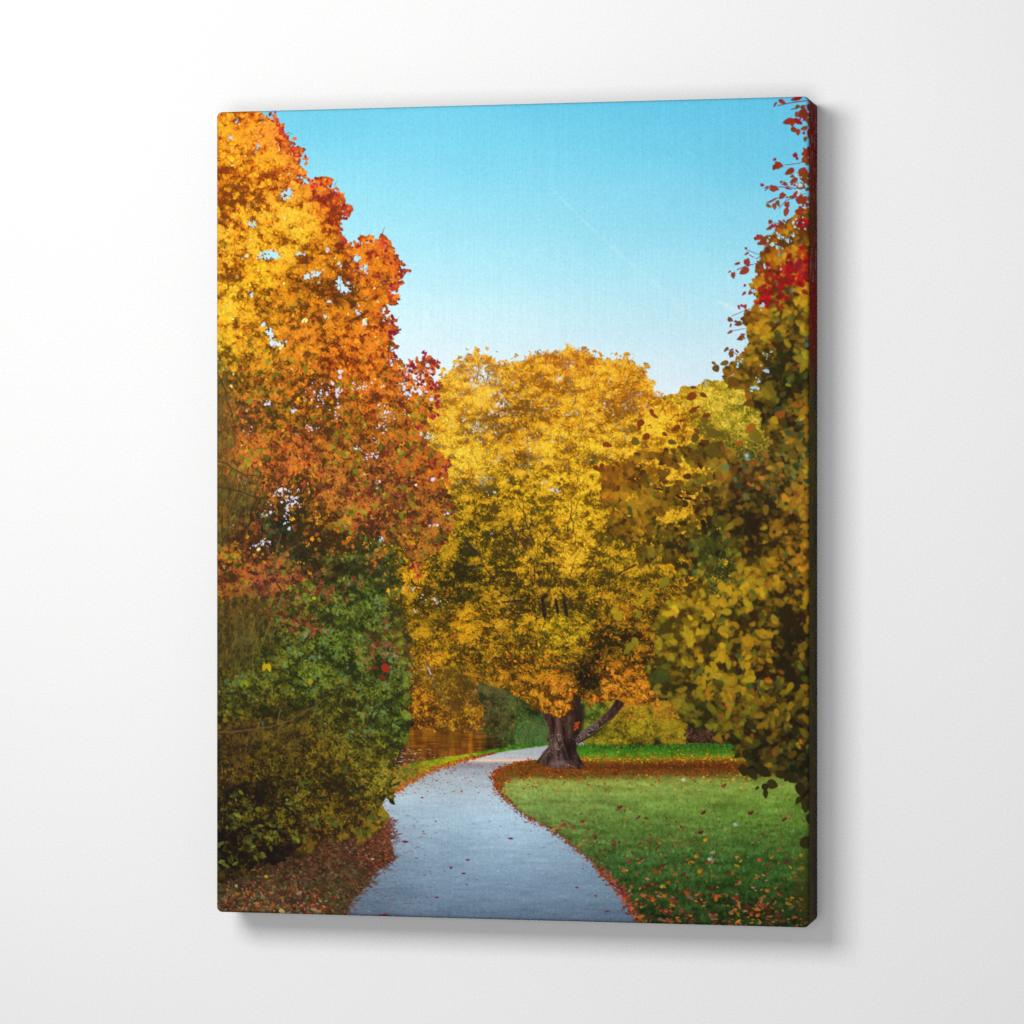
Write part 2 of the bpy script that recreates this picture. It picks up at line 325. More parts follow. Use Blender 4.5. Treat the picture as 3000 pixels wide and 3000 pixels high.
scatter(lw * np.clip((PY - 2600) / 70, 0, 1), 240, [(130, 42, 28), (165, 75, 35), (170, 95, 30), (85, 30, 30), (120, 100, 80), (150, 110, 30), (60, 25, 25), (100, 60, 50), (46, 30, 18)], 15, 6, alpha=.85)
for (lx, ly, c) in [(2067, 2460, (205, 150, 30)), (2040, 2510, (190, 130, 20)), (2050, 2553, (195, 140, 25)), (1940, 2537, (120, 30, 25)), (1940, 2597, (185, 165, 40)), (1947, 2625, (200, 100, 30)), (2108, 2625, (185, 75, 25)), (2060, 2382, (110, 30, 25)), (1815, 2366, (110, 35, 25)), (2198, 2383, (100, 30, 25)), (2296, 2402, (110, 35, 25)), (2312, 2391, (170, 110, 70)), (2348, 2505, (190, 140, 40)), (2225, 2520, (190, 90, 50)), (2248, 2610, (180, 110, 30)), (2220, 2682, (200, 95, 20)), (1828, 2625, (190, 40, 25)), (1914, 2638, (190, 100, 30)), (2052, 2440, (90, 25, 25)), (1650, 2418, (160, 60, 40)), (1705, 2408, (150, 50, 35)), (2150, 2283, (200, 170, 60)), (2003, 2284, (200, 210, 150)), (2120, 2302, (140, 60, 30)), (2155, 2416, (170, 190, 170)), (2080, 2517, (170, 190, 170))]:
    stamps(1, [lx], [ly], [15], [9], [rng.uniform(-.6, .6)], c, .8, .95); stamps(1, [lx + 5], [ly - 3], [10], [6], [rng.uniform(1, 3)], np.array(c) * .75, .8, .9)
# litter under the bush, lower left
lg = np.clip(poly([(600, 2520), (900, 2420), (1080, 2380), (1122, 2366), (1147, 2418), (1142, 2459), (1152, 2501), (1138, 2532), (1090, 2553), (1087, 2573), (1066, 2602), (1039, 2631), (1018, 2660), (1004, 2760), (600, 2760)], 1.2) , 0, 1)
field(Pal([(700, 2560, (34, 24, 14), (54, 40, 20), (80, 66, 36)), (850, 2600, (44, 32, 18), (74, 54, 32), (104, 88, 58)), (680, 2660, (44, 34, 16), (76, 56, 28), (110, 90, 50)), (960, 2640, (48, 44, 22), (72, 66, 34), (96, 92, 52)), (1000, 2560, (50, 38, 22), (76, 58, 34), (110, 88, 54)),
            (1090, 2490, (52, 30, 20), (84, 50, 32), (118, 76, 48)), (1120, 2420, (70, 32, 20), (112, 56, 36), (146, 84, 56)), (950, 2490, (44, 26, 18), (74, 44, 26), (116, 80, 50))], 40), .5 + .18 * n_fine + .14 * n_small, lg)
scatter(lg, 4200, [(110, 42, 28), (84, 34, 24), (128, 62, 40), (84, 76, 44), (100, 92, 60), (64, 52, 26), (60, 30, 22), (130, 90, 60), (76, 66, 32), (96, 50, 34), (50, 40, 20)], 10, 4, alpha=.8, flat=.8)
scatter(lg * np.clip((PY - 2580) / 110, 0, 1) * np.clip((1000 - PX) / 90, 0, 1), 420, [(130, 44, 28), (150, 66, 30), (160, 100, 38), (100, 88, 50), (110, 120, 90), (150, 110, 90), (80, 30, 34), (70, 80, 30)], 13, 6, alpha=.9, flat=.8)
scatter(lg * np.clip((PX - 1040) / 60, 0, 1) * (PY < 2540), 480, [(126, 50, 34), (146, 66, 42), (110, 44, 34), (160, 92, 62), (96, 40, 30), (90, 80, 44)], 9, 3, alpha=.8)
stamps(1, [780, 692, 826, 1092], [2568, 2596, 2671, 2517], [14, 12, 20, 12], [9, 7, 15, 4], [.2, .4, .3, 0], np.array([(200, 150, 30), (160, 150, 100), (200, 165, 90), (190, 180, 180)]), .8)

# ================================================================ 4 far bank: willow, shrubs, hedge
wil = ragged(poly([(1178, 1900), (1430, 1900), (1500, 1960), (1470, 2000), (1425, 2060), (1424, 2100), (1415, 2132), (1375, 2142), (1330, 2138), (1270, 2138), (1212, 2137), (1208, 2100), (1190, 2080), (1180, 2000)]), 4, 16)
pal_w = Pal([(1220, 1950, (88, 60, 12), (165, 120, 18), (215, 160, 30)), (1300, 2010, (95, 68, 12), (150, 115, 20), (190, 145, 35)), (1225, 2060, (80, 46, 8), (168, 104, 14), (225, 150, 28)), (1330, 2080, (90, 62, 12), (158, 112, 18), (212, 150, 30)), (1395, 2100, (78, 50, 10), (150, 102, 16), (215, 150, 25)), (1400, 2020, (80, 60, 14), (130, 98, 20), (180, 125, 30)), (1250, 2120, (60, 34, 8), (140, 88, 12), (210, 145, 25)), (1345, 2135, (90, 56, 8), (175, 122, 14), (245, 190, 40))], 40)
t_w = .42 + .24 * n_small + .12 * noise(14, 60)
field(pal_w, t_w - .15, wil)
foliage(wil, 7000, 0, 7, 3.0, pal_w, t_w, .30, 1.57, 2.2, accents=((.05, (195, 90, 20)),))
flecks(wil, 2600, pal_w, t_w - .45, 8, 3.2, .2, .85)
for p, w in [([(1250, 1935), (1262, 1985), (1275, 2010)], 4), ([(1270, 2005), (1300, 2045), (1330, 2090)], 3), ([(1160, 1990), (1215, 1975), (1260, 1940)], 3), ([(1358, 2058), (1420, 2085)], 2), ([(1365, 2137), (1425, 2105)], 2), ([(1370, 2138), (1400, 2155), (1450, 2160)], 2), ([(1400, 2150), (1430, 2130)], 2), ([(1380, 2030), (1420, 2040), (1435, 2070)], 2.5)]:
    stroke(p, w, w * .6, (120, 88, 80), .8, 1.0, .75)
stroke([(1254, 1955), (1262, 1975)], 4, 4, (190, 170, 170), .8)
shr = ragged(poly([(1395, 2010), (1440, 2000), (1520, 2010), (1580, 2030), (1612, 2080), (1612, 2160), (1600, 2172), (1540, 2180), (1480, 2188), (1450, 2165), (1425, 2140), (1420, 2080)]), 4, 16)
pal_s = Pal([(1430, 2040, (34, 32, 16), (62, 60, 24), (96, 92, 48)), (1470, 2120, (26, 26, 12), (50, 50, 18), (84, 76, 34)), (1540, 2100, (24, 34, 14), (52, 70, 22), (88, 112, 44)), (1530, 2160, (30, 44, 18), (58, 82, 28), (100, 130, 60)), (1590, 2150, (26, 38, 18), (48, 68, 30), (84, 112, 60)), (1580, 2060, (20, 28, 14), (36, 50, 22), (60, 80, 40))], 40)
t_s = .48 + .20 * n_small + .12 * n_mid
field(pal_s, t_s - .15, shr)
foliage(shr, 6500, 0, 7.5, 3.4, pal_s, t_s, .25, n_orient, 2.6, accents=((.02, (140, 80, 30)),))
for k in range(60):
    bx = rng.uniform(1515, 1605); by = rng.uniform(2150, 2180)
    stroke([(bx, by), (bx + rng.uniform(-12, 12), by - rng.uniform(14, 40))], 2.2, 1.2, (70 + rng.uniform(-20, 25), 100 + rng.uniform(-25, 25), 50), .5)
hed = ragged(poly([(1700, 2040), (1760, 2050), (1830, 2060), (1900, 2050), (1980, 2060), (2005, 2100), (2015, 2150), (2005, 2180), (1900, 2188), (1800, 2190), (1720, 2185), (1700, 2170), (1690, 2100)]), 4, 18)
pal_h = Pal([(1735, 2090, (52, 64, 16), (92, 110, 26), (130, 150, 50)), (1730, 2160, (48, 46, 10), (100, 92, 16), (140, 130, 28)), (1830, 2080, (62, 52, 10), (138, 110, 18), (186, 142, 26)), (1880, 2130, (56, 52, 10), (132, 118, 14), (178, 158, 26)), (1800, 2150, (48, 44, 8), (124, 108, 12), (170, 148, 24)), (1970, 2140, (50, 44, 8), (122, 104, 14), (165, 142, 24)), (1960, 2080, (56, 46, 10), (130, 104, 18), (180, 136, 28)), (1900, 2180, (22, 16, 8), (60, 46, 10), (120, 100, 18))], 40)
t_h = .48 + .22 * n_small + .10 * n_mid - .5 * np.clip((PY - 2172) / 16, 0, 1)
field(pal_h, t_h - .2, hed)
foliage(hed, 8000, 0, 7.5, 4, pal_h, t_h, .25, n_orient, 3)
scatter(hed * (PY < 2110) * (PX > 1800), 130, [(195, 95, 20), (205, 130, 30), (170, 70, 25)], 8, 3.6, kind=0)
scatter(poly([(2005, 2130), (2180, 2150), (2200, 2180), (2010, 2180)], 3), 420, [(100, 56, 46), (80, 40, 34), (60, 36, 26), (120, 75, 60), (50, 40, 24)], 7, 3, flat=2)
stamps(0, rng.uniform(1690, 2260, 700), 2188 + 4 * rng.standard_normal(700), 9, 2.6, 1.57 + .6 * rng.standard_normal(700), np.array([(48, 98, 24)]) * (1 + .3 * rng.standard_normal((700, 1))), .6, .85)
scatter(poly([(2150, 2165), (2290, 2160), (2290, 2185), (2140, 2190)], 3), 240, [(40, 90, 50), (60, 120, 60), (30, 60, 35)], 8, 3.4, flat=1)
comp(poly([(1682, 2060), (1715, 2060), (1712, 2100), (1706, 2148), (1678, 2158)], 3) * .9, (32, 22, 17))
stamps(1, 1688 + 5 * rng.standard_normal(26), 2126 + 7 * rng.standard_normal(26), 6, 4, rng.uniform(0, 6, 26), (205, 75, 20), .6)

# ================================================================ 5 the big golden tree
def trunk():
    body = poly([(1566, 2236), (1583, 2217), (1592, 2202), (1605, 2190), (1611, 2157), (1608, 2135), (1603, 2118), (1589, 2095), (1575, 2074), (1562, 2040), (1574, 2030), (1584, 2062), (1596, 2084), (1612, 2090), (1630, 2040), (1700, 2020), (1706, 2040), (1694, 2082), (1683, 2116), (1679, 2158), (1691, 2154), (1705, 2145), (1734, 2124), (1768, 2099), (1790, 2072), (1806, 2046), (1830, 2030), (1836, 2048), (1823, 2072), (1800, 2100), (1758, 2131), (1728, 2157), (1691, 2180), (1689, 2198), (1697, 2217), (1711, 2240), (1714, 2250), (1700, 2254), (1655, 2251), (1624, 2252), (1599, 2246), (1590, 2240)], .5)
    rows = [(1620, 2120, (40, 20, 18), (74, 40, 34), (104, 68, 58)), (1650, 2110, (44, 28, 18), (76, 52, 36), (104, 80, 58)), (1630, 2180, (44, 28, 22), (80, 56, 46), (128, 106, 96)), (1670, 2190, (26, 14, 14), (48, 28, 26), (76, 50, 46)),
            (1640, 2240, (66, 46, 44), (100, 76, 74), (128, 104, 104)), (1690, 2235, (34, 20, 18), (60, 38, 36), (90, 64, 60)), (1580, 2228, (44, 30, 24), (72, 54, 42), (104, 86, 70)), (1680, 2070, (26, 14, 12), (46, 26, 20), (66, 42, 34)),
            (1720, 2140, (50, 34, 32), (88, 66, 62), (130, 108, 104)), (1780, 2090, (42, 24, 20), (74, 46, 38), (104, 72, 60)), (1820, 2050, (30, 16, 14), (52, 30, 26), (74, 48, 40)), (1575, 2060, (54, 34, 30), (88, 60, 54), (120, 90, 84))]
    sh = blobs([(1621, 2125, 4, 36, -.45), (1651, 2150, 5, 34, -.40), (1662, 2210, 10, 30, -.4), (1672, 2185, 12, 14, -.3), (1612, 2215, 9, 16, -.3), (1637, 2215, 4, 20, -.35), (1606, 2232, 6, 14, -.35), (1635, 2130, 8, 40, .22), (1610, 2150, 6, 40, .16), (1650, 2236, 36, 9, .3), (1628, 2190, 8, 30, .18),
                (1745, 2110, 30, 6, .2), (1780, 2118, 30, 7, -.3), (1740, 2145, 26, 6, -.35), (1680, 2150, 8, 20, -.2), (1580, 2215, 10, 14, .12), (1700, 2235, 6, 20, -.2)], .5)
    sh = .5 + 1.45 * (sh - .5)
    field(Pal(rows, 20), sh + .13 * noise(7, 30, 2) + .08 * noise(4, 4), body)
    return body
body = trunk()
for q, w in [([(1612, 2092), (1620, 2120), (1622, 2165)], 4), ([(1650, 2135), (1654, 2165), (1660, 2200), (1676, 2225), (1696, 2250)], 5), ([(1630, 2160), (1640, 2185), (1648, 2200)], 3), ([(1612, 2200), (1604, 2225), (1600, 2244)], 4), ([(1637, 2200), (1638, 2226)], 3.5), ([(1590, 2215), (1574, 2234)], 3), ([(1676, 2165), (1668, 2188), (1672, 2212)], 6), ([(1690, 2180), (1735, 2154), (1775, 2124), (1805, 2094)], 4), ([(1640, 2100), (1648, 2130)], 3)]:
    stroke(q, w, w * .5, (34, 18, 17), 1.4, .8, .7)
for q, w in [([(1632, 2105), (1638, 2150), (1650, 2185), (1664, 2220)], 5), ([(1606, 2130), (1610, 2170), (1608, 2205)], 4), ([(1640, 2236), (1670, 2242), (1690, 2250)], 6), ([(1700, 2145), (1740, 2120), (1775, 2090), (1800, 2058)], 4)]:
    stroke(q, w, w * .5, (112, 84, 76), 1.6, .8, .5)
scatter(poly([(1608, 2150), (1650, 2150), (1648, 2215), (1600, 2215)], 2) * body, 70, [(150, 132, 124), (170, 152, 140), (130, 110, 100)], 3.6, 2.4, flat=2, alpha=.8)
scatter(poly([(1680, 2165), (1730, 2125), (1770, 2090), (1790, 2100), (1740, 2140), (1695, 2180)], 2) * body, 120, [(150, 132, 128), (170, 155, 148), (125, 104, 98)], 3.6, 2.4, flat=2, alpha=.8)
scatter(poly([(1560, 2236), (1720, 2244), (1720, 2262), (1560, 2256)], 2) * (1 - body * .8), 110, orange, 5, 2.4, alpha=.8)

crown = poly([(1140, 1300), (1200, 1180), (1270, 1125), (1295, 1084), (1341, 1050), (1364, 1015), (1384, 1036), (1407, 1022), (1448, 1030), (1469, 1056), (1506, 1051), (1543, 1048), (1548, 1022), (1606, 1024), (1668, 1010), (1695, 1006), (1730, 1022), (1755, 1040), (1809, 1047), (1850, 1036), (1862, 1055), (1900, 1081), (1918, 1112), (1916, 1138), (1945, 1160), (2010, 1190), (2060, 1300), (2080, 1500), (2060, 1750), (2010, 1900), (1960, 2010), (1900, 2062), (1850, 2060), (1800, 2045), (1760, 2050), (1730, 2070), (1712, 2052), (1690, 2040), (1676, 2070), (1650, 2092), (1625, 2095), (1590, 2080), (1560, 2078), (1540, 2050), (1490, 2030), (1450, 2010), (1400, 1990), (1330, 1960), (1260, 1945), (1200, 1935), (1180, 1880), (1190, 1800), (1150, 1700), (1120, 1560), (1130, 1420)], 1.0)
crown = ragged(crown, 4, 20, 3)
pal_c = Pal([
 (1650, 1040, (170, 98, 14), (232, 148, 28), (255, 200, 84)), (1400, 1070, (165, 108, 30), (236, 162, 38), (255, 214, 105)), (1300, 1150, (165, 110, 20), (236, 166, 30), (255, 210, 95)), (1650, 1190, (150, 92, 8), (230, 156, 22), (255, 208, 80)),
 (1850, 1120, (155, 90, 10), (230, 150, 24), (255, 205, 80)), (1350, 1350, (138, 96, 14), (235, 172, 32), (255, 220, 95)), (1650, 1340, (125, 86, 8), (222, 162, 18), (255, 215, 74)), (1860, 1290, (140, 95, 10), (238, 170, 26), (255, 216, 84)), (1520, 1260, (115, 75, 10), (205, 138, 20), (248, 194, 62)),
 (1300, 1450, (88, 70, 10), (186, 140, 20), (240, 192, 55)), (1500, 1470, (88, 70, 10), (182, 140, 15), (240, 192, 55)), (1700, 1500, (108, 84, 10), (214, 164, 18), (252, 206, 66)), (1350, 1600, (48, 44, 8), (112, 94, 10), (200, 160, 32)), (1500, 1610, (62, 50, 8), (144, 116, 12), (220, 174, 42)),
 (1690, 1620, (96, 70, 10), (200, 150, 20), (252, 204, 76)), (1800, 1650, (80, 66, 10), (160, 128, 14), (225, 178, 46)), (1350, 1720, (38, 36, 8), (88, 76, 10), (176, 142, 28)), (1200, 1680, (70, 55, 8), (170, 125, 16), (245, 185, 40)), (1550, 1750, (52, 42, 8), (138, 108, 12), (218, 166, 36)), (1750, 1720, (58, 48, 8), (136, 108, 12), (212, 164, 36)), (1250, 1800, (46, 40, 8), (96, 80, 12), (170, 132, 28)),
 (1360, 1830, (70, 54, 8), (172, 126, 16), (232, 174, 32)), (1230, 1900, (78, 58, 10), (176, 128, 16), (236, 180, 38)), (1500, 1850, (68, 54, 8), (164, 128, 12), (232, 182, 40)), (1650, 1850, (62, 54, 8), (156, 130, 12), (226, 196, 48)), (1800, 1850, (40, 32, 8), (112, 86, 12), (196, 138, 28)), (1400, 1950, (54, 42, 8), (124, 94, 12), (190, 140, 26)),
 (1540, 1980, (66, 46, 8), (156, 108, 14), (222, 158, 34)), (1650, 2040, (62, 38, 8), (164, 100, 14), (226, 144, 30)), (1800, 2000, (38, 26, 8), (134, 84, 12), (206, 134, 30)), (1920, 2030, (60, 36, 10), (158, 100, 18), (218, 140, 30)), (1720, 1990, (26, 20, 8), (62, 46, 10), (130, 96, 20))], 55)
lit_c = blobs([(1380, 1590, 70, 40, -.16), (1340, 1700, 90, 50, -.14), (1490, 1560, 50, 36, -.28), (1560, 1700, 110, 30, -.22), (1450, 1250, 60, 34, -.24), (1510, 1220, 60, 60, -.18), (1620, 1215, 50, 26, -.20), (1290, 1270, 60, 40, -.24), (1400, 1290, 46, 30, -.26), (1450, 1420, 100, 26, -.22), (1600, 1370, 110, 18, -.12), (1420, 1480, 80, 26, -.18),
               (1600, 1780, 120, 22, -.34), (1480, 1790, 110, 18, -.28), (1720, 1780, 70, 26, -.28), (1260, 1760, 80, 40, -.15), (1380, 1900, 60, 24, -.18), (1480, 1930, 60, 30, -.25), (1720, 1960, 36, 80, -.35), (1760, 1880, 60, 40, -.2), (1830, 1890, 60, 60, -.12),
               (1350, 1340, 90, 34, .26), (1550, 1190, 110, 50, .12), (1640, 1270, 120, 40, .14), (1660, 1420, 100, 40, .12), (1700, 1560, 90, 50, .18), (1380, 1160, 70, 40, .14), (1880, 1250, 100, 60, .16), (1640, 1870, 60, 26, .30), (1300, 1860, 90, 30, .14), (1430, 1840, 90, 30, .16), (1210, 1700, 40, 80, .15), (1240, 1440, 90, 30, .1), (1580, 1300, 120, 26, .14), (1480, 1120, 60, 40, .05), (1820, 1180, 80, 40, .10), (1390, 1050, 50, 30, .14), (1680, 1040, 100, 24, .06)], .50)
spray = noise(62, 40, 2); sp2 = noise(26, 15, 2)
pal_c.tint((1.0, .98, .8), (.96, .94, .66), (1, .95, .60))
n_clump = noise(15, 11, 2)
t_c = .5 + .80 * (lit_c - .5) + .12 * n_clump + .03 + .15 * spray + .16 * sp2 + .04 * n_big - .07 * np.clip((PY - 1450) / 200, 0, 1) + .02 * np.exp(-((PY - 1600) / 160) ** 2)
thin = np.clip(1.15 - 1.2 * np.clip(blobs([(1420, 1100, 40, 30, .6), (1370, 1080, 60, 50, .35), (1460, 1150, 40, 30, .4), (1460, 1190, 40, 16, .5), (1395, 1250, 30, 24, .6), (1235, 1285, 36, 22, 1.), (1435, 1445, 14, 12, .9), (1630, 1437, 22, 10, .8)]) + .10 * sp2, 0, .95), 0, 1)
c9 = blur(crown, 9); rim_n = noise(17, 13, 2)
band = np.clip((.93 - c9) * 4, 0, 1) * (PY < 1500)
thin = thin * np.clip(1 - band * np.clip(.95 - .75 * rim_n, 0, 1), 0, 1)
base_m = np.clip((blur(crown, 6) - .78) * 4.5, 0, 1) * (1 - .5 * band) * np.clip(thin + .25 * n_fine, 0, 1)
field(pal_c, t_c - .40 + .12 * n_fine, base_m)
# limbs inside the crown
for p, a, b_, c in [([(1620, 2090), (1602, 1950), (1590, 1830), (1560, 1680), (1520, 1590), (1495, 1530)], 26, 12, (62, 42, 26)), ([(1650, 2080), (1660, 1900), (1655, 1760), (1620, 1640), (1590, 1600)], 24, 8, (58, 38, 24)), ([(1600, 1800), (1540, 1600), (1500, 1540)], 22, 12, (66, 44, 24)), ([(1480, 1770), (1400, 1620), (1330, 1575)], 18, 9, (52, 38, 26)),
                    ([(1585, 1590), (1618, 1562), (1640, 1545)], 10, 5, (70, 48, 24)), ([(1410, 1660), (1345, 1660), (1320, 1655)], 9, 5, (52, 38, 28)), ([(1700, 1780), (1790, 1700), (1860, 1660)], 12, 6, (70, 46, 24)), ([(1690, 1470), (1640, 1430), (1610, 1400), (1595, 1370)], 9, 4, (130, 92, 40)), ([(1550, 1590), (1620, 1380), (1700, 1250)], 7, 3, (120, 80, 30)),
                    ([(1320, 1480), (1345, 1430), (1380, 1395)], 5, 3, (70, 50, 28)), ([(1500, 1540), (1440, 1420), (1380, 1330)], 6, 3, (110, 78, 30)), ([(1395, 1120), (1400, 1080), (1380, 1045)], 4, 2, (150, 105, 70)), ([(1425, 1130), (1430, 1080)], 4, 2, (140, 100, 80)), ([(1240, 1300), (1285, 1303)], 5, 3, (60, 45, 35)), ([(1180, 1300), (1240, 1270)], 3, 2, (70, 55, 45)), ([(1460, 1770), (1540, 1735)], 10, 6, (50, 36, 24)), ([(1600, 1250), (1680, 1190), (1720, 1100)], 5, 2, (120, 78, 24))]:
    stroke(p, a, b_, c, .8, 3.0)
fl_ang = n_orient
pal_l0 = 0
foliage(crown * thin, 33000, 0, 8, 3.0, pal_c, t_c - .10, .28, fl_ang, 2.0, order=.75, hue=8, accents=((.012, (205, 90, 20)),))
out_c = np.clip(blur(crown, 6) - .16, 0, 1) * (1 - crown) * np.clip(rim_n - .7, 0, 1) * (PY < 1500)
foliage(out_c, 420, 0, 9, 3.4, pal_c, t_c, .26, fl_ang, 2.0, hue=8)
hi = crown * thin * np.clip(t_c * 1.7 - .45 + .25 * n_fine, .03, 1)
flecks(crown * thin, 9000, pal_c, t_c - .34, 8, 3.4, .2, .8)
foliage(hi, 33000, 0, 7.5, 2.8, pal_c, t_c + .09, .26, fl_ang, 1.8, order=.55, hue=8, accents=((.015, (215, 110, 25)),))
lo = crown * np.clip(PY - 1720, 0, 1) * np.clip(.9 - t_c, .1, 1)
foliage(lo, 7000, 0, 8.5, 3.1, pal_c, t_c, .26, fl_ang, 2.0, hue=12, accents=((.06, (215, 120, 20)), (.015, (190, 60, 25))))
# stray dark stems showing again in the shade
for p, a, b_, c in [([(1597, 1800), (1588, 1755), (1597, 1745)], 13, 11, (48, 30, 20)), ([(1632, 1795), (1628, 1755)], 9, 8, (44, 28, 18)), ([(1660, 1800), (1652, 1760)], 12, 10, (46, 30, 20)), ([(1511, 1570), (1498, 1535)], 10, 8, (84, 56, 28)), ([(1537, 1605), (1530, 1590)], 13, 11, (80, 52, 26)), ([(1556, 1600), (1549, 1582)], 9, 7, (88, 60, 30)), ([(1400, 1622), (1368, 1590)], 12, 10, (58, 44, 26)), ([(1385, 1660), (1340, 1660)], 6, 5, (52, 38, 24)), ([(1630, 1556), (1608, 1572)], 6, 5, (80, 54, 24)), ([(1618, 1775), (1622, 1750)], 8, 7, (200, 140, 50)), ([(1530, 1760), (1475, 1765)], 6, 5, (52, 36, 22)), ([(1860, 1655), (1810, 1680)], 6, 4, (64, 44, 22)), ([(1497, 1750), (1478, 1815), (1465, 1850)], 3.5, 2, (150, 115, 80)), ([(1462, 1830), (1468, 1880)], 2.5, 2, (165, 130, 95))]:
    stroke(p, a, b_, c, 1.2, 1.5, .62)
for k in range(24):
    a = rng.uniform(-2.75, -.40); r0 = rng.uniform(120, 330); r1 = r0 + rng.uniform(60, 190); bx, by = 1632, 1960
    if by + r1 * math.sin(a) < 1330: continue
    q = [(bx + r * math.cos(a + .10 * math.sin(r / 60 + k)), by + r * math.sin(a + .10 * math.sin(r / 60 + k)) * 1.25) for r in np.linspace(r0, r1, 6)]
    if q[-1][0] > 1900 or q[-1][0] < 1230: continue
    stroke(q, rng.uniform(3, 6), 1.6, (72, 50, 22), .9, 4, rng.uniform(.2, .5))
for k in range(30):
    x0 = rng.uniform(1320, 1880); y0 = rng.uniform(1080, 1480); a = math.atan2(y0 - 1900, x0 - 1632); L = rng.uniform(30, 90)
    stroke([(x0, y0), (x0 + .5 * L * math.cos(a), y0 + .5 * L * math.sin(a)), (x0 + L * math.cos(a + .3), y0 + L * math.sin(a + .3))], 2.8, 1.4, (128, 84, 26), .8, 1.5, .4)
# bright specks of sky through the crown
def peep(rows, col=(226, 232, 248), sz=9.0):
    for (cx, cy, rx, ry, n) in rows:
        k = n; px = cx + rx * .55 * rng.standard_normal(k); py = cy + ry * .55 * rng.standard_normal(k)
        s = sz * np.exp(.45 * rng.standard_normal(k)) * .8
        stamps(2, px, py, s, s * rng.uniform(.5, .95, k), rng.uniform(0, 6.2, k), np.array(col) + 7 * rng.standard_normal((k, 3)), .5, .92)
peep([(1415, 1105, 16, 22, 12), (1465, 1165, 22, 16, 12), (1462, 1212, 26, 8, 14), (1520, 1165, 12, 12, 6), (1405, 1262, 12, 18, 8), (1360, 1222, 8, 12, 5), (1385, 1262, 10, 14, 6), (1432, 1445, 12, 10, 9), (1630, 1437, 18, 8, 12), (1590, 1412, 10, 5, 5), (1460, 1350, 12, 6, 7), (1400, 1395, 8, 5, 4), (1675, 1068, 14, 9, 4), (1640, 1110, 10, 7, 4), (1770, 1180, 6, 5, 2), (1505, 1610, 6, 6, 2), (1440, 1560, 6, 5, 3)], (214, 222, 240), 6)
peep([(1246, 1290, 26, 14, 14)], (222, 236, 250), 10)
peep([(1200, 1722, 26, 9, 14), (1283, 1760, 18, 12, 16), (1245, 1760, 10, 20, 7), (1220, 1790, 16, 6, 6)], (225, 205, 190), 6)
scatter(crown * blobs([(1246, 1290, 40, 24, 1.), (1283, 1760, 24, 16, .6)]), 80, [(70, 60, 30), (190, 140, 30), (150, 110, 30)], 9, 3, flat=2, kind=0)
# low boughs across the trunk top
lowb = ragged(poly([(1545, 2010), (1620, 1990), (1690, 2000), (1690, 2030), (1672, 2068), (1655, 2090), (1628, 2092), (1590, 2078), (1560, 2072)]), 5, 18)
pal_l = Pal([(1580, 2040, (74, 48, 8), (165, 110, 14), (225, 155, 30)), (1650, 2050, (70, 42, 8), (170, 104, 14), (230, 150, 34)), (1640, 2000, (80, 50, 10), (180, 110, 16), (225, 150, 36))], 40)
flecks(lowb, 500, pal_l, np.full((TH, TW), .05, np.float32), 9, 4, .1, .8)
foliage(lowb * np.clip(.35 + .6 * clump2, 0, 1), 820, 0, 10, 3.8, pal_l, .40 + .2 * clump2, .28, 1.57, 2.4, accents=((.05, (205, 80, 20)),))
rb = ragged(poly([(1740, 1960), (1870, 1950), (1930, 2050), (1880, 2066), (1835, 2050), (1800, 2040), (1770, 2062), (1738, 2060), (1745, 2020)]), 6, 20)
flecks(rb, 420, pal_l, np.full((TH, TW), .05, np.float32), 9, 4, .1, .8)
foliage(rb * np.clip(.25 + .6 * clump2, 0, 1), 760, 0, 9.5, 3.8, pal_l, .40 + .2 * clump2, .28, .8, 3.0, accents=((.06, (205, 80, 20)),))

# ================================================================ 6 left tree, orange maple
LT = poly([(600, 300), (759, 322), (772, 336), (792, 340), (812, 352), (826, 372), (834, 395), (860, 408), (858, 428), (882, 455), (898, 470), (888, 492), (872, 534), (890, 530), (931, 534), (960, 534), (985, 548), (994, 580), (1024, 614), (1012, 645), (998, 680), (1012, 705), (1032, 722),
           (1060, 707), (1113, 700), (1136, 716), (1138, 743), (1165, 762), (1198, 792), (1174, 803), (1172, 838), (1140, 858), (1150, 872), (1150, 890), (1124, 912), (1110, 925), (1160, 940), (1154, 970), (1162, 1012), (1154, 1040), (1190, 1062), (1212, 1070), (1240, 1050), (1268, 1050), (1284, 1066), (1266, 1090), (1282, 1130), (1286, 1180), (1282, 1215), (1250, 1240), (1224, 1262),
           (1230, 1290), (1266, 1318), (1304, 1344), (1312, 1362), (1296, 1400), (1312, 1450), (1326, 1490), (1326, 1550), (1296, 1600), (1240, 1640), (1222, 1700), (1208, 1668), (1180, 1600), (1150, 1580), (1120, 1640), (1080, 1700), (980, 1740), (860, 1760), (760, 1780), (600, 1760)], .8)
# dark foliage seen under and behind the maple
dk = ragged(poly([(600, 1380), (760, 1360), (900, 1400), (1060, 1480), (1160, 1580), (1190, 1660), (1160, 1760), (1200, 1850), (1200, 1960), (1190, 2100), (1150, 2140), (600, 2140)]), 8, 30)
pal_d = Pal([(660, 1560, (30, 24, 14), (50, 40, 20), (110, 80, 30)), (820, 1560, (28, 30, 16), (46, 50, 24), (70, 84, 44)), (980, 1620, (38, 34, 14), (64, 58, 18), (100, 96, 34)), (1100, 1660, (34, 38, 16), (62, 66, 20), (110, 120, 50)), (1150, 1720, (44, 46, 14), (80, 76, 18), (140, 130, 40)), (1160, 1880, (50, 44, 16), (86, 70, 22), (130, 104, 40)), (1180, 2000, (38, 24, 16), (64, 40, 22), (100, 66, 30)), (800, 1900, (38, 40, 14), (66, 68, 20), (100, 100, 36))], 60)
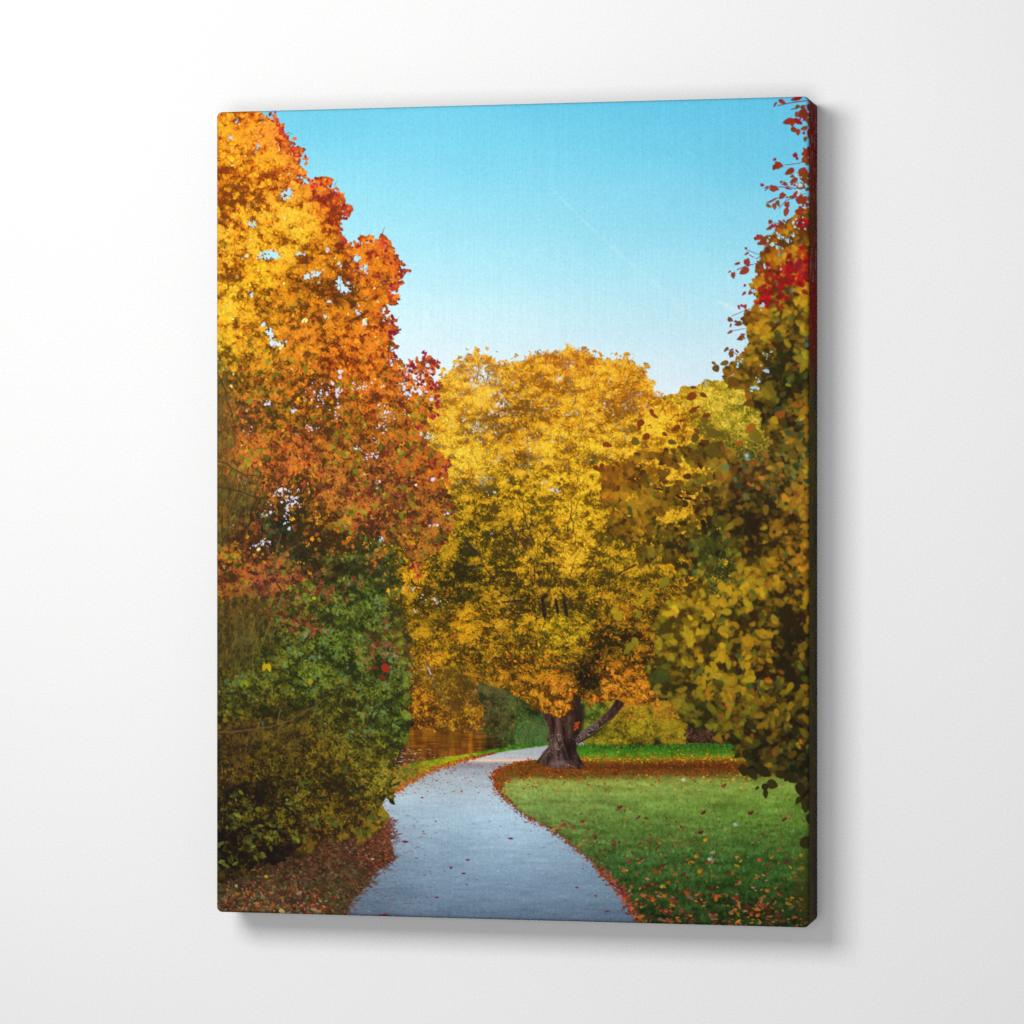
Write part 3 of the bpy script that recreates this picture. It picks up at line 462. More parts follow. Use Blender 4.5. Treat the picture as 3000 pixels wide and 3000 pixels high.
t_d = .48 + .18 * n_mid + .18 * n_small
field(pal_d, t_d - .1 + .1 * n_fine, np.clip((blur(dk, 2) - .3) * 2, 0, 1) * np.clip(1 - blobs([(1190, 1650, 50, 60, .9)]), 0, 1))
foliage(dk, 7000, 0, 13, 5, pal_d, t_d, .25, n_orient, 2.6)

LTr = np.clip((blur(LT, 1.0) - .5 + .16 * np.clip(noise(16, octaves=2), -2, 2)) * 4 + .5, 0, 1) * (blur(LT, 3) > .05)
pal_m = Pal([
 (640, 360, (150, 70, 8), (232, 138, 14), (255, 200, 48)), (740, 350, (150, 62, 8), (228, 118, 12), (255, 184, 50)), (820, 400, (160, 40, 30), (222, 104, 28), (255, 170, 70)), (870, 470, (165, 40, 40), (225, 110, 28), (255, 180, 70)), (650, 520, (150, 70, 6), (226, 130, 10), (255, 200, 40)), (800, 480, (150, 66, 6), (230, 134, 10), (255, 200, 46)),
 (700, 640, (140, 70, 6), (232, 142, 14), (255, 214, 60)), (850, 620, (150, 76, 6), (238, 150, 14), (255, 214, 70)), (960, 570, (150, 40, 24), (216, 92, 18), (252, 160, 50)), (1000, 640, (150, 54, 10), (214, 104, 14), (250, 170, 40)), (870, 690, (150, 84, 4), (238, 164, 14), (255, 224, 66)), (760, 800, (130, 74, 4), (230, 152, 10), (255, 214, 48)), (650, 760, (140, 76, 4), (236, 154, 16), (255, 220, 70)),
 (660, 900, (140, 80, 4), (242, 170, 14), (255, 228, 70)), (640, 1040, (120, 84, 6), (222, 168, 14), (255, 226, 60)), (740, 960, (116, 72, 6), (206, 130, 14), (252, 196, 44)), (960, 790, (116, 58, 8), (186, 104, 10), (236, 164, 30)), (880, 860, (110, 62, 6), (186, 112, 12), (232, 160, 28)), (1090, 740, (150, 44, 24), (206, 92, 22), (248, 160, 44)), (1130, 800, (120, 44, 24), (194, 96, 16), (238, 150, 30)), (1180, 790, (120, 28, 40), (190, 70, 24), (226, 116, 34)), (1130, 860, (124, 44, 12), (200, 94, 12), (240, 156, 34)),
 (1040, 900, (104, 56, 10), (172, 94, 12), (226, 150, 28)), (900, 980, (104, 58, 10), (190, 110, 14), (240, 164, 40)), (1100, 980, (124, 46, 14), (200, 96, 16), (244, 160, 46)), (1140, 960, (124, 44, 22), (200, 92, 22), (236, 140, 40)), (1030, 1060, (120, 46, 8), (206, 96, 10), (250, 160, 34)), (1240, 1080, (110, 40, 32), (180, 80, 30), (224, 130, 40)), (1260, 1140, (130, 44, 30), (198, 96, 24), (236, 156, 44)), (1200, 1180, (120, 52, 14), (190, 98, 20), (234, 156, 40)), (1270, 1210, (96, 56, 16), (150, 96, 16), (196, 140, 30)),
 (700, 1120, (84, 60, 14), (166, 110, 16), (230, 164, 30)), (900, 1160, (96, 54, 12), (170, 96, 16), (224, 148, 32)), (1080, 1150, (110, 46, 14), (188, 92, 20), (230, 144, 36)), (700, 1200, (88, 62, 24), (160, 92, 36), (216, 130, 64)), (820, 1220, (80, 60, 14), (146, 98, 20), (214, 144, 34)), (1000, 1230, (96, 60, 14), (160, 98, 20), (212, 140, 40)), (1180, 1230, (96, 56, 14), (158, 94, 20), (206, 134, 36)),
 (720, 1340, (96, 52, 20), (172, 92, 32), (216, 132, 54)), (860, 1320, (104, 50, 18), (182, 92, 32), (224, 140, 54)), (1020, 1330, (80, 50, 16), (156, 90, 26), (204, 136, 42)), (1180, 1340, (98, 46, 20), (168, 78, 32), (212, 122, 46)), (1290, 1360, (104, 50, 20), (172, 84, 24), (210, 120, 36)), (980, 1420, (94, 48, 20), (160, 90, 34), (206, 140, 60)), (1150, 1440, (88, 48, 22), (146, 78, 34), (194, 124, 50)), (1280, 1490, (84, 50, 20), (144, 84, 26), (196, 130, 44)),
 (1060, 1500, (84, 44, 22), (152, 76, 32), (204, 126, 52)), (900, 1500, (72, 50, 16), (140, 88, 24), (206, 140, 38)), (680, 1450, (72, 46, 20), (134, 76, 24), (206, 130, 34)), (950, 1560, (70, 46, 14), (138, 92, 16), (204, 144, 30)), (1200, 1620, (80, 50, 20), (140, 86, 26), (190, 136, 40)), (660, 1620, (80, 46, 20), (160, 100, 24), (216, 150, 36)), (760, 1720, (80, 46, 30), (148, 80, 44), (196, 120, 70)), (900, 1680, (56, 36, 20), (108, 62, 34), (160, 100, 54)), (660, 1720, (86, 50, 20), (160, 90, 34), (206, 136, 44))], 48)
pal_m.tint((.88, .88, 1), (.95, .91, 1.0), (1, .90, .74))
lit_m = blobs([(680, 380, 90, 40, .06), (760, 560, 70, 50, -.20), (640, 590, 60, 40, -.22), (700, 520, 60, 26, -.14), (860, 650, 90, 50, .20), (680, 850, 60, 80, .20), (740, 880, 50, 40, -.2), (900, 760, 60, 40, .02), (900, 830, 120, 50, -.14), (980, 780, 80, 40, -.12), (700, 800, 40, 30, -.22), (760, 760, 60, 24, -.15), (830, 900, 60, 40, -.25), (700, 1010, 60, 50, .14), (760, 1000, 50, 40, -.26), (920, 980, 70, 40, .10), (1000, 880, 70, 40, -.14), (880, 920, 40, 40, -.22),
               (660, 940, 40, 40, .12), (820, 1080, 160, 20, .02), (760, 1080, 70, 30, -.15), (860, 1110, 120, 26, -.18), (950, 1180, 60, 60, -.12), (780, 1180, 120, 40, -.14), (840, 1250, 140, 22, -.26), (1060, 1270, 80, 40, -.2), (880, 1310, 150, 30, .16), (720, 1350, 80, 40, .10), (1080, 1320, 60, 30, -.26), (1000, 1360, 120, 30, .06), (1110, 1420, 50, 40, -.3), (960, 1450, 90, 30, .06), (1060, 1490, 60, 30, .14), (1130, 1500, 50, 60, -.18), (1200, 1470, 60, 30, -.1), (800, 1520, 130, 90, -.45), (690, 1560, 60, 50, -.35), (900, 1600, 60, 50, -.22), (1010, 1600, 90, 60, -.25), (1230, 1600, 40, 50, .08), (700, 1630, 60, 30, .10), (760, 1660, 60, 40, .16)], .50)
t_m = lit_m + .13 * n_mid + .13 * n_small + .05 * n_big + .17 * clump2
# where leaves thin out: gaps that show what stands behind
HOLES = [(840, 569, 22, 14), (753, 432, 6, 16), (737, 656, 16, 10), (782, 747, 30, 12), (811, 747, 14, 16), (716, 757, 9, 5), (931, 800, 17, 10), (902, 812, 12, 10), (1068, 788, 11, 15), (1014, 846, 18, 12), (995, 830, 10, 20), (1047, 912, 8, 14), (790, 979, 14, 16), (956, 929, 9, 9), (964, 883, 9, 6), (737, 863, 9, 9), (1068, 950, 8, 8), (960, 734, 10, 8), (695, 358, 8, 8), (675, 402, 10, 6), (1050, 700, 6, 10), (805, 1005, 26, 8), (770, 950, 10, 10), (1000, 780, 8, 6), (1045, 760, 8, 14), (880, 745, 20, 5)]
DARKREG = blobs([(810, 1540, 110, 90, .92), (660, 1560, 40, 46, .6), (700, 1660, 40, 18, .75), (960, 1640, 70, 46, .75), (1060, 1640, 70, 70, .85), (860, 1640, 60, 40, .6), (1000, 1710, 120, 40, .9), (1110, 1590, 40, 40, .6), (1040, 1560, 60, 30, .5), (1190, 1600, 30, 26, .5), (1180, 1680, 60, 40, .5)])
den = LTr * np.clip(1 - DARKREG, .0, 1)
for (cx, cy, rx, ry) in HOLES: den = den * (1 - .96 * np.exp(-(((PX - cx) / (rx * 1.15)) ** 2 + ((PY - cy) / (ry * 1.15)) ** 2) ** 2))
gapn = noise(22, 18, 2)
low = np.clip((PY - 980 + 60 * n_mid) / 260, 0, 1)
l10 = blur(LT, 10); rn = noise(21, 18, 2)
bandm = np.clip((.90 - l10) * 3.2, 0, 1) * np.clip((1320 - PY) / 100, 0, 1)
crim = np.clip((PX - 1165) / 30, 0, 1) * np.clip((PY - 1040) / 20, 0, 1) * np.clip((1235 - PY) / 20, 0, 1)
bandm = np.maximum(bandm, .8 * crim)
den = den * np.clip(1 - bandm * np.clip(.80 - .85 * rn, 0, 1), 0, 1)
t_m = t_m + .05 * np.clip((PY - 1040) / 60, 0, 1) * np.clip((1540 - PY) / 120, 0, 1)
den = den * np.clip((blur(LT, 5) - .18) * 1.9, 0, 1)
base_m = np.clip((blur(den, 4) - .58) * 2.8, 0, 1) * np.clip(1.05 - .6 * np.clip(gapn - 1.2, 0, 1), 0, 1)
field(pal_m, t_m - .36 + .14 * n_fine, base_m * (1 - .85 * bandm))
out_m = np.clip(blur(LT, 8) - .10, 0, 1) * (1 - LT) * np.clip(rn - .45, 0, 1) * (PY < 1560)
for p, a, b_ in [([(660, 1500), (668, 1200), (690, 900), (700, 560), (710, 380)], 11, 4), ([(690, 900), (800, 800), (900, 700), (930, 620)], 6, 3), ([(690, 1000), (830, 900), (990, 840), (1090, 780), (1110, 720)], 6, 2), ([(680, 1180), (860, 1060), (1000, 960), (1130, 920)], 7, 3), ([(670, 1340), (900, 1250), (1100, 1120), (1240, 1060)], 7, 2.5), ([(1040, 1462), (1110, 1440), (1220, 1430), (1270, 1425)], 7, 4), ([(1130, 1450), (1170, 1500), (1200, 1530)], 4, 2), ([(1090, 1470), (1120, 1550), (1150, 1600)], 4, 2), ([(780, 760), (760, 700), (740, 640)], 3, 2)]:
    stroke(p, a, b_, (86, 50, 30), .6, 3.0, .9)
twigs = [([(800, 345), (808, 330)], 2), ([(835, 395), (846, 388), (857, 392)], 1.6), ([(1118, 692), (1122, 678), (1127, 667)], 2), ([(925, 534), (924, 522)], 1.5), ([(958, 535), (961, 527)], 1.5), ([(980, 545), (987, 530)], 1.4), ([(1010, 700), (1011, 690)], 1.4), ([(1163, 940), (1168, 930)], 1.4), ([(1165, 870), (1175, 866)], 1.4), ([(1235, 1050), (1250, 1032)], 2), ([(1060, 800), (1066, 770), (1080, 745)], 2.2), ([(1065, 830), (1110, 800), (1150, 790)], 2.5), ([(1000, 870), (1040, 840)], 2.5), ([(998, 862), (998, 820)], 1.8), ([(716, 690), (750, 650), (770, 635)], 2), ([(1046, 910), (1050, 940)], 1.5), ([(1065, 960), (1130, 930), (1150, 945)], 1.6)]
for p, w in twigs: stroke(p, w, w * .6, (96, 54, 66), .5, .8)
foliage(den * np.clip(1.1 - .5 * np.clip(gapn - .9, 0, 1.6), .1, 1), 18000, 2, 12, 9, pal_m, t_m - .12, .28, 0.0, 6.2, order=.65, hue=12, size_var=.3)
foliage(out_m, 620, 2, 13, 9, pal_m, t_m - .1, .25, 0.0, 6.2, hue=10)
flecks(den, 9000, pal_m, t_m - .40, 8, 5, .22, .85)
foliage(den * np.clip(t_m * 1.5 - .3, .05, 1), 13000, 1, 11.5, 7, pal_m, t_m + .08, .26, 0.0, 6.2, order=.55, hue=12, size_var=.32, accents=((.02, (255, 236, 150)),))
# lower half: greenish, pinkish and red single leaves
foliage(den * low, 2200, 2, 17, 13, pal_m, t_m, .25, 0.0, 6.2, hue=12, accents=((.13, (118, 104, 22)), (.06, (164, 66, 28)), (.02, (190, 100, 50)), (.13, (190, 128, 20))))
flecks(den, 9000, pal_m, t_m + .05, 6.5, 3.2, .34, .8)
flecks(den * low, 3600, pal_m, t_m - .45, 9, 5, .2, .85)
flecks(den * np.clip(t_m * 1.5 - .3, .05, 1), 9000, pal_m, t_m + .20, 8, 4, .22, .85)
foliage(den * low * np.clip(.3 + n_mid, 0, 1), 420, 2, 14, 10, Pal([(900, 1300, (70, 64, 14), (116, 106, 22), (164, 146, 40))], 60), t_m, .25, 0.0, 6.2, hue=6)
# ragged crimson sprigs along the sky edge
rimm = np.clip(LTr * (1 - blur(LT, 5)) * 3, 0, 1) * (PY < 1260) * np.clip(1 - np.clip((PY - 1000) / 60, 0, 1) * (PX < 1150), 0, 1) * (PX > 700)
foliage(rimm * np.clip(n_small, 0, 1), 190, 2, 12, 9, Pal([(800, 400, (150, 20, 50), (200, 50, 40), (240, 120, 50)), (1150, 760, (120, 24, 50), (180, 50, 40), (226, 110, 40)), (1250, 1080, (110, 16, 60), (160, 36, 50), (200, 80, 50))], 200), np.full((TH, TW), .45, np.float32), .3, 0.0, 6.2, hue=6)
for (cx, cy, r, n) in [(805, 345, 8, 6), (862, 406, 5, 2), (897, 462, 5, 3), (898, 474, 6, 3), (905, 532, 8, 4), (931, 534, 6, 3), (958, 534, 5, 3), (983, 552, 8, 5), (990, 572, 6, 4), (1027, 612, 7, 3), (1012, 706, 6, 4), (1047, 716, 8, 4), (1112, 703, 8, 5), (1136, 716, 5, 4), (1148, 760, 8, 5), (1166, 772, 8, 5), (1184, 792, 10, 6), (1196, 794, 6, 3), (1160, 832, 10, 5), (1140, 868, 8, 4), (1162, 874, 5, 2), (1150, 934, 8, 4), (1160, 942, 4, 2), (1152, 975, 8, 5), (1245, 1040, 8, 6), (1258, 1050, 8, 6), (1272, 1058, 6, 4), (1286, 1063, 4, 2), (1224, 1062, 5, 2), (1262, 1078, 12, 8), (1250, 1100, 14, 10), (1236, 1120, 12, 8), (1200, 1060, 5, 2), (1220, 1085, 9, 5), (1195, 1105, 10, 5), (1176, 1090, 8, 4), (1262, 1130, 12, 10), (1205, 1060, 4, 2), (1310, 1355, 8, 5), (1300, 1380, 12, 8), (1316, 1362, 5, 3), (1220, 1690, 8, 6), (1214, 1660, 10, 8)]:
    stamps(2, cx + r * .6 * rng.standard_normal(n), cy + r * .6 * rng.standard_normal(n), rng.uniform(9, 17, n), rng.uniform(7, 13, n), rng.uniform(0, 6, n), np.array([(160, 40, 44), (200, 84, 28), (130, 30, 56), (214, 110, 30)])[rng.integers(0, 4, n)] if cy > 1000 or cx > 1140 else np.array([(206, 60, 40), (220, 90, 30), (176, 30, 60), (230, 120, 40)])[rng.integers(0, 4, n)], .5, .96)
peep([(cx, cy, rx, ry, max(3, int(rx * ry / 16))) for (cx, cy, rx, ry) in HOLES], (200, 226, 248), 7)
peep([(786, 1182, 12, 12, 12), (902, 1253, 24, 8, 12), (724, 1265, 22, 20, 9), (948, 1153, 34, 30, 34), (989, 1150, 16, 18, 12), (1051, 1133, 36, 13, 22), (930, 1168, 30, 14, 14), (986, 1205, 10, 26, 12), (1047, 1311, 12, 11, 9), (1088, 1340, 22, 11, 15), (716, 1402, 22, 12, 16), (1109, 1414, 8, 10, 7), (782, 1501, 20, 18, 9), (844, 1501, 16, 18, 16), (840, 1535, 14, 14, 8), (778, 1592, 22, 10, 15), (749, 1599, 14, 8, 8), (1304, 1497, 10, 12, 8), (1271, 1538, 14, 12, 11), (1117, 1576, 8, 8, 6), (685, 1540, 8, 6, 3), (1262, 1404, 10, 8, 6), (1100, 1290, 20, 8, 7), (1180, 1130, 20, 14, 12), (1196, 1084, 14, 14, 7), (810, 1440, 8, 10, 8), (1230, 1150, 18, 14, 9), (860, 1200, 10, 10, 5), (1190, 1150, 12, 10, 7), (655, 1668, 4, 6, 3), (640, 1060, 6, 6, 2), (1000, 1090, 14, 8, 4), (1145, 1060, 16, 12, 6)] + [(1180 + 100 * a, 1060 + 130 * b, 14, 12, 6) for a, b in [(.2, .2), (.5, .3), (.75, .2), (.9, .5), (.6, .6), (.35, .5), (.8, .8), (.15, .7)]], (228, 226, 250), 7)
peep([(846, 1462, 30, 26, 26), (832, 1436, 16, 18, 14), (868, 1474, 20, 14, 14), (1126, 1228, 18, 30, 26), (1140, 1222, 16, 18, 18), (1112, 1250, 20, 10, 12), (1118, 1200, 8, 14, 8)], (236, 230, 252), 10)
foliage(den.clip(.02, 1) * blobs([(1126, 1228, 40, 46, 1.), (842, 1460, 50, 44, 1.), (724, 1265, 30, 26, 1.)]), 330, 2, 10, 7, pal_m, t_m - .1, .25, 0.0, 6.2, hue=8)
for p, w in [([(842, 1478), (860, 1455), (880, 1448)], 2), ([(830, 1450), (842, 1470)], 1.8), ([(1110, 1225), (1135, 1245)], 2)]: stroke(p, w, w, (80, 50, 50), .5, 1)
# golden glimmers of the big tree between the leaves
peep([(1120, 1520, 14, 10, 8), (925, 1522, 14, 16, 16), (1080, 1590, 26, 10, 14), (880, 1648, 40, 8, 12), (850, 1722, 10, 24, 12), (1190, 1590, 24, 20, 26), (1230, 1660, 30, 22, 28), (900, 1600, 14, 6, 6), (1000, 1630, 24, 16, 8), (780, 1630, 40, 10, 6), (1130, 1680, 14, 26, 10), (1150, 1730, 30, 20, 14), (1120, 1600, 40, 10, 14)], (232, 164, 30), 5)

# ---------------------------------------------------------------- hanging conifer at the left edge
def fronds(spots, n, ln, cols, wdt=1.8, alpha=.6, lean=.1, curve=.25):
    for (cx, cy, rx, ry, f) in spots:
        for k in range(int(n * f)):
            x0 = cx + rx * rng.uniform(-1, 1); y0 = cy + ry * rng.uniform(-1, 1); L = ln * rng.uniform(.5, 1.3); a = math.pi / 2 + lean + curve * rng.standard_normal()
            c = np.array(cols[rng.integers(0, len(cols))]) * (1 + .16 * rng.standard_normal())
            stroke([(x0, y0), (x0 + .5 * L * math.cos(a), y0 + .5 * L * math.sin(a)), (x0 + L * math.cos(a + .15), y0 + L * math.sin(a + .15))], wdt * rng.uniform(.8, 1.6), 1.2, np.clip(c, 0, 255), 1.2, 0, alpha)
olive = [(92, 82, 34), (76, 66, 26), (112, 100, 46), (60, 50, 20), (100, 84, 30), (124, 112, 56)]
comp(blobs([(640, 1180, 36, 130, .55), (650, 1440, 60, 90, .55), (700, 1450, 60, 60, .35), (655, 1560, 30, 40, .4), (720, 1800, 90, 80, .5), (650, 1880, 50, 120, .35)]).clip(0, .8) * np.clip(.8 + .3 * n_small, 0, 1), (74, 62, 26))
fronds([(648, 1110, 24, 60, 1), (655, 1220, 36, 70, 1.3), (660, 1310, 30, 40, .7), (700, 1400, 70, 40, 1.6), (680, 1470, 56, 60, 1.6), (650, 1560, 28, 40, .8), (740, 1440, 60, 26, .8)], 70, 44, olive)
for p in [([(640, 1350), (720, 1390), (800, 1400)]), ([(640, 1430), (700, 1440), (780, 1470), (800, 1490)]), ([(640, 1100), (670, 1180), (690, 1250)])]: stroke(p, 4, 2, (70, 52, 26), .8, 2)
for p, w in [([(803, 1650), (812, 1610), (822, 1568)], 5), ([(806, 1640), (840, 1615), (866, 1602)], 6), ([(800, 1640), (785, 1615), (780, 1606)], 4), ([(804, 1690), (806, 1635)], 6)]: stroke(p, w, w * .7, (104, 84, 40), 1, 1, .85)

# ================================================================ 7 shrub in front, lower left
BU = poly([(600, 1770), (700, 1760), (800, 1745), (860, 1720), (900, 1700), (960, 1690), (1040, 1680), (1100, 1700), (1130, 1760), (1160, 1830), (1176, 1900), (1180, 1950), (1184, 1991), (1188, 2033), (1175, 2087), (1198, 2128), (1192, 2161), (1171, 2198), (1155, 2219), (1151, 2260), (1151, 2314), (1134, 2335), (1113, 2364), (1110, 2400), (1085, 2425), (1055, 2450), (973, 2445), (923, 2462), (880, 2490), (799, 2525), (683, 2556), (600, 2570)], .8)
BUr = ragged(BU, 5, 22)
pal_b = Pal([
 (700, 1800, (52, 40, 20), (84, 70, 28), (124, 104, 46)), (880, 1780, (40, 44, 18), (82, 84, 26), (110, 130, 64)), (960, 1760, (44, 46, 18), (84, 92, 28), (112, 150, 90)), (1060, 1760, (34, 44, 16), (70, 86, 26), (98, 130, 76)), (1000, 1900, (36, 44, 14), (74, 94, 22), (100, 138, 76)), (1100, 1900, (40, 46, 14), (76, 90, 24), (106, 130, 70)), (1150, 1880, (48, 48, 16), (84, 84, 26), (120, 130, 60)),
 (1150, 2000, (30, 40, 14), (62, 76, 26), (96, 124, 72)), (900, 2000, (34, 40, 12), (72, 84, 20), (104, 136, 76)), (760, 1960, (36, 40, 14), (74, 80, 22), (100, 124, 60)), (680, 1920, (44, 36, 16), (74, 60, 22), (104, 90, 38)), (680, 2040, (36, 38, 14), (70, 74, 22), (100, 120, 58)), (820, 2100, (34, 32, 12), (70, 66, 18), (108, 104, 32)), (1000, 2080, (40, 40, 12), (78, 80, 20), (108, 118, 46)), (1120, 2100, (40, 42, 14), (74, 82, 26), (104, 128, 72)), (1170, 2140, (34, 44, 16), (66, 88, 26), (96, 140, 70)),
 (700, 2160, (40, 30, 14), (74, 58, 20), (106, 92, 34)), (900, 2180, (40, 34, 12), (80, 68, 18), (116, 100, 34)), (1080, 2200, (46, 42, 12), (88, 82, 20), (120, 124, 48)), (1130, 2250, (48, 42, 14), (92, 86, 22), (132, 140, 60)), (680, 2260, (34, 24, 12), (66, 50, 18), (96, 84, 30)), (820, 2280, (36, 26, 12), (74, 66, 16), (112, 112, 28)), (950, 2280, (40, 30, 12), (78, 68, 16), (116, 108, 30)), (1100, 2330, (46, 38, 14), (90, 80, 20), (140, 146, 64)),
 (660, 2380, (22, 14, 10), (50, 42, 14), (92, 94, 34)), (800, 2380, (28, 18, 10), (62, 54, 14), (106, 112, 30)), (950, 2380, (32, 24, 12), (68, 58, 16), (104, 104, 32)), (1060, 2400, (46, 30, 16), (80, 62, 22), (112, 100, 40)), (680, 2470, (18, 11, 10), (36, 28, 12), (80, 82, 26)), (800, 2470, (22, 13, 11), (40, 30, 13), (88, 90, 26)), (660, 2540, (22, 16, 11), (34, 26, 14), (56, 52, 20)), (900, 2450, (36, 22, 14), (62, 44, 20), (96, 86, 32))], 55)
pal_b.tint((1, 1, 1), (1.08, 1.0, .78), (1.16, 1.0, .58))
lit_b = blobs([(760, 2320, 70, 30, -.25), (700, 2330, 50, 40, -.2), (720, 2520, 120, 36, -.40), (820, 2500, 80, 30, -.35), (660, 2440, 40, 40, -.15), (780, 2430, 30, 26, -.3), (860, 2430, 60, 24, -.2), (980, 2310, 50, 20, -.2), (1160, 2090, 30, 30, -.3), (1150, 2180, 30, 30, -.2), (680, 2130, 60, 16, -.15), (640, 2100, 60, 30, -.1), (960, 1770, 60, 40, .14), (1060, 1800, 60, 40, .16), (900, 1860, 80, 26, .14), (1080, 1960, 80, 40, .10), (1110, 2030, 60, 40, .14), (760, 2010, 70, 30, .1), (1000, 2140, 60, 30, .08), (1110, 2160, 40, 40, .08), (780, 2260, 60, 30, .06), (1120, 2300, 30, 40, .15), (900, 1940, 50, 50, -.05), (1000, 1830, 80, 16, -.1), (930, 2060, 80, 20, -.1)], .48)
t_b = lit_b - .05 * np.clip((2000 - PY) / 120, 0, 1) + .12 * n_mid + .12 * n_small + .17 * clump2
fade_top = np.clip((PY - 1690 + 40 * n_mid - .25 * np.clip(900 - PX, 0, 300)) / 90, 0, 1)
field(pal_b, t_b - .22 + .12 * n_fine, np.clip((blur(BUr, 3) - .4) * 2.4, 0, 1) * fade_top)
for p, a, b_ in [([(930, 2260), (1010, 2080), (1060, 2010), (1090, 1960)], 6, 3), ([(860, 1800), (830, 1740), (800, 1690)], 4, 3), ([(750, 2200), (745, 2000)], 4, 2), ([(820, 2360), (900, 2240), (980, 2160)], 5, 2), ([(950, 2330), (1060, 2320)], 4, 2), ([(700, 2440), (720, 2330)], 4, 3), ([(1050, 1860), (1060, 1760)], 4, 2)]:
    stroke(p, a, b_, (52, 36, 24), .8, 2)
foliage(BUr * fade_top, 12500, 1, 12.5, 7, pal_b, t_b - .08, .23, n_orient, 3.4, order=.7, hue=5, soft=.8)
foliage(BUr * fade_top * np.clip(t_b * 1.6 - .35, .03, 1), 6000, 1, 13, 6.5, pal_b, t_b + .06, .24, n_orient * .6 + .6, 3.0, order=.6, hue=6, soft=.6)
flecks(BUr * fade_top, 9000, pal_b, t_b - .45, 9, 4.5, .2, .85)
flecks(BUr * fade_top, 5000, pal_b, t_b + .05, 8, 3.6, .3, .7, hue=6)
teal = BUr * fade_top * np.clip(blobs([(960, 1740, 110, 70, 1.), (1090, 1790, 90, 90, 1.), (900, 1880, 90, 50, 1.), (1060, 1900, 110, 70, .7), (1130, 2010, 60, 90, 1.), (720, 2000, 90, 60, .8), (960, 1990, 120, 80, .6), (1110, 2110, 60, 80, .7), (1010, 2160, 60, 60, .5), (720, 1840, 50, 50, .3), (1130, 2300, 30, 70, .3)]), 0, 1)
foliage(teal * np.clip(.3 + .6 * n_small, .04, 1), 420, 1, 11, 6, Pal([(900, 1900, (56, 76, 34), (80, 104, 52), (114, 146, 100))], 50), .5 + .2 * n_small, .25, .7, 3, hue=6, soft=.6, alpha=.72)
foliage(BUr * fade_top * (PY < 2000) * np.clip(blobs([(720, 1730, 120, 50, 1.), (840, 1760, 60, 60, .8), (960, 1730, 60, 30, .6), (890, 1830, 60, 30, .8), (1130, 1900, 60, 50, .8), (700, 1690, 90, 40, 1.), (1000, 1720, 60, 30, .6)]), 0, 1), 230, 1, 12, 7, Pal([(800, 1750, (84, 38, 22), (128, 60, 34), (170, 98, 60))], 50), .5 + .2 * n_small, .25, .7, 6, hue=8, soft=.6, alpha=.85)
stamps(1, [774, 788, 708, 722, 909, 920, 1130, 1122, 865, 640, 663, 660], [1955, 1957, 2004, 2003, 1998, 1753, 1958, 1985, 2460, 2130, 2000, 2110], [24, 26, 24, 24, 16, 12, 30, 20, 26, 20, 20, 18], [13, 12, 13, 12, 13, 9, 22, 12, 12, 16, 9, 14], [1.8, 1.2, 1.7, 1.1, .6, .5, .9, .4, .8, .3, .9, 0], np.array([(196, 160, 14), (204, 168, 16), (120, 140, 24), (130, 146, 30), (158, 146, 26), (180, 170, 30), (156, 44, 24), (130, 34, 30), (110, 112, 24), (120, 92, 22), (60, 110, 80), (124, 100, 24)]), .8)
out_b = np.clip(blur(BU, 10) - .07, 0, 1) * (1 - BU) * np.clip((PX - 1040) / 60, 0, 1) * (PY > 1800) * np.clip(.1 + n_small, 0, 1)
foliage(out_b, 260, 1, 13, 7.5, pal_b, t_b, .25, .9, 4.0, hue=6, soft=.6)
low_b = np.clip(blur(BU, 12) - .06, 0, 1) * (1 - BU) * np.clip((PY - 2300) / 60, 0, 1) * np.clip(.3 + n_small, 0, 1)
foliage(low_b, 420, 1, 13, 7, pal_b, t_b, .25, .8, 3.2, hue=6, soft=.6)
# sprays of leaves low in the shade
for (cx, cy) in [(735, 2475), (770, 2500), (690, 2420), (790, 2415), (800, 2450), (745, 2455), (870, 2455), (700, 2390), (640, 2480), (900, 2300), (1080, 2390), (1060, 2440), (930, 2400), (860, 2360), (740, 2360), (690, 2340), (980, 2420), (680, 2520), (650, 2530)]:
    n = 6; stamps(1, cx + 16 * rng.standard_normal(n), cy + 9 * rng.standard_normal(n), rng.uniform(14, 24, n), rng.uniform(7, 11, n), rng.uniform(-.6, 1.4, n), np.array([(84, 90, 26)]) * (1 + .22 * rng.standard_normal((n, 1))), .6, .9)
peep([(868, 2315, 12, 8, 8), (700, 2385, 14, 10, 9), (690, 2345, 10, 6, 4), (880, 2350, 10, 20, 5), (840, 2345, 6, 4, 3), (1118, 2295, 14, 10, 7), (1120, 2270, 10, 8, 4)], (128, 146, 72), 6)
# brown hanging sprays of the conifer across the shrub
comp(blobs([(710, 1840, 80, 90, .36), (740, 1770, 60, 30, .3), (650, 1900, 40, 110, .25), (760, 2130, 120, 10, .4), (860, 2100, 70, 16, .3), (700, 2220, 50, 50, .16), (830, 2165, 60, 20, .22), (930, 2070, 50, 20, .2)]).clip(0, .75) * BUr * np.clip(.8 + .3 * n_small, 0, 1), (70, 56, 24))
brown = [(84, 64, 28), (100, 78, 36), (66, 50, 22), (116, 92, 46), (92, 66, 30)]
fronds([(700, 1780, 60, 40, 1.0), (680, 1860, 50, 60, 1.2), (760, 1830, 50, 50, .9), (650, 1950, 24, 60, .6), (720, 1900, 40, 50, .8)], 60, 46, olive, 1.8, .55, .05)
fronds([(700, 2150, 70, 12, .8), (830, 2130, 70, 12, .8), (830, 2170, 40, 20, .7), (690, 2230, 50, 50, .8), (900, 2090, 50, 20, .5)], 46, 40, brown, 1.8, .5, .3)
stroke([(634, 2146), (700, 2142), (790, 2132), (850, 2108), (920, 2070), (960, 2040)], 6, 3, (108, 78, 44), 1.2, 2, .8)
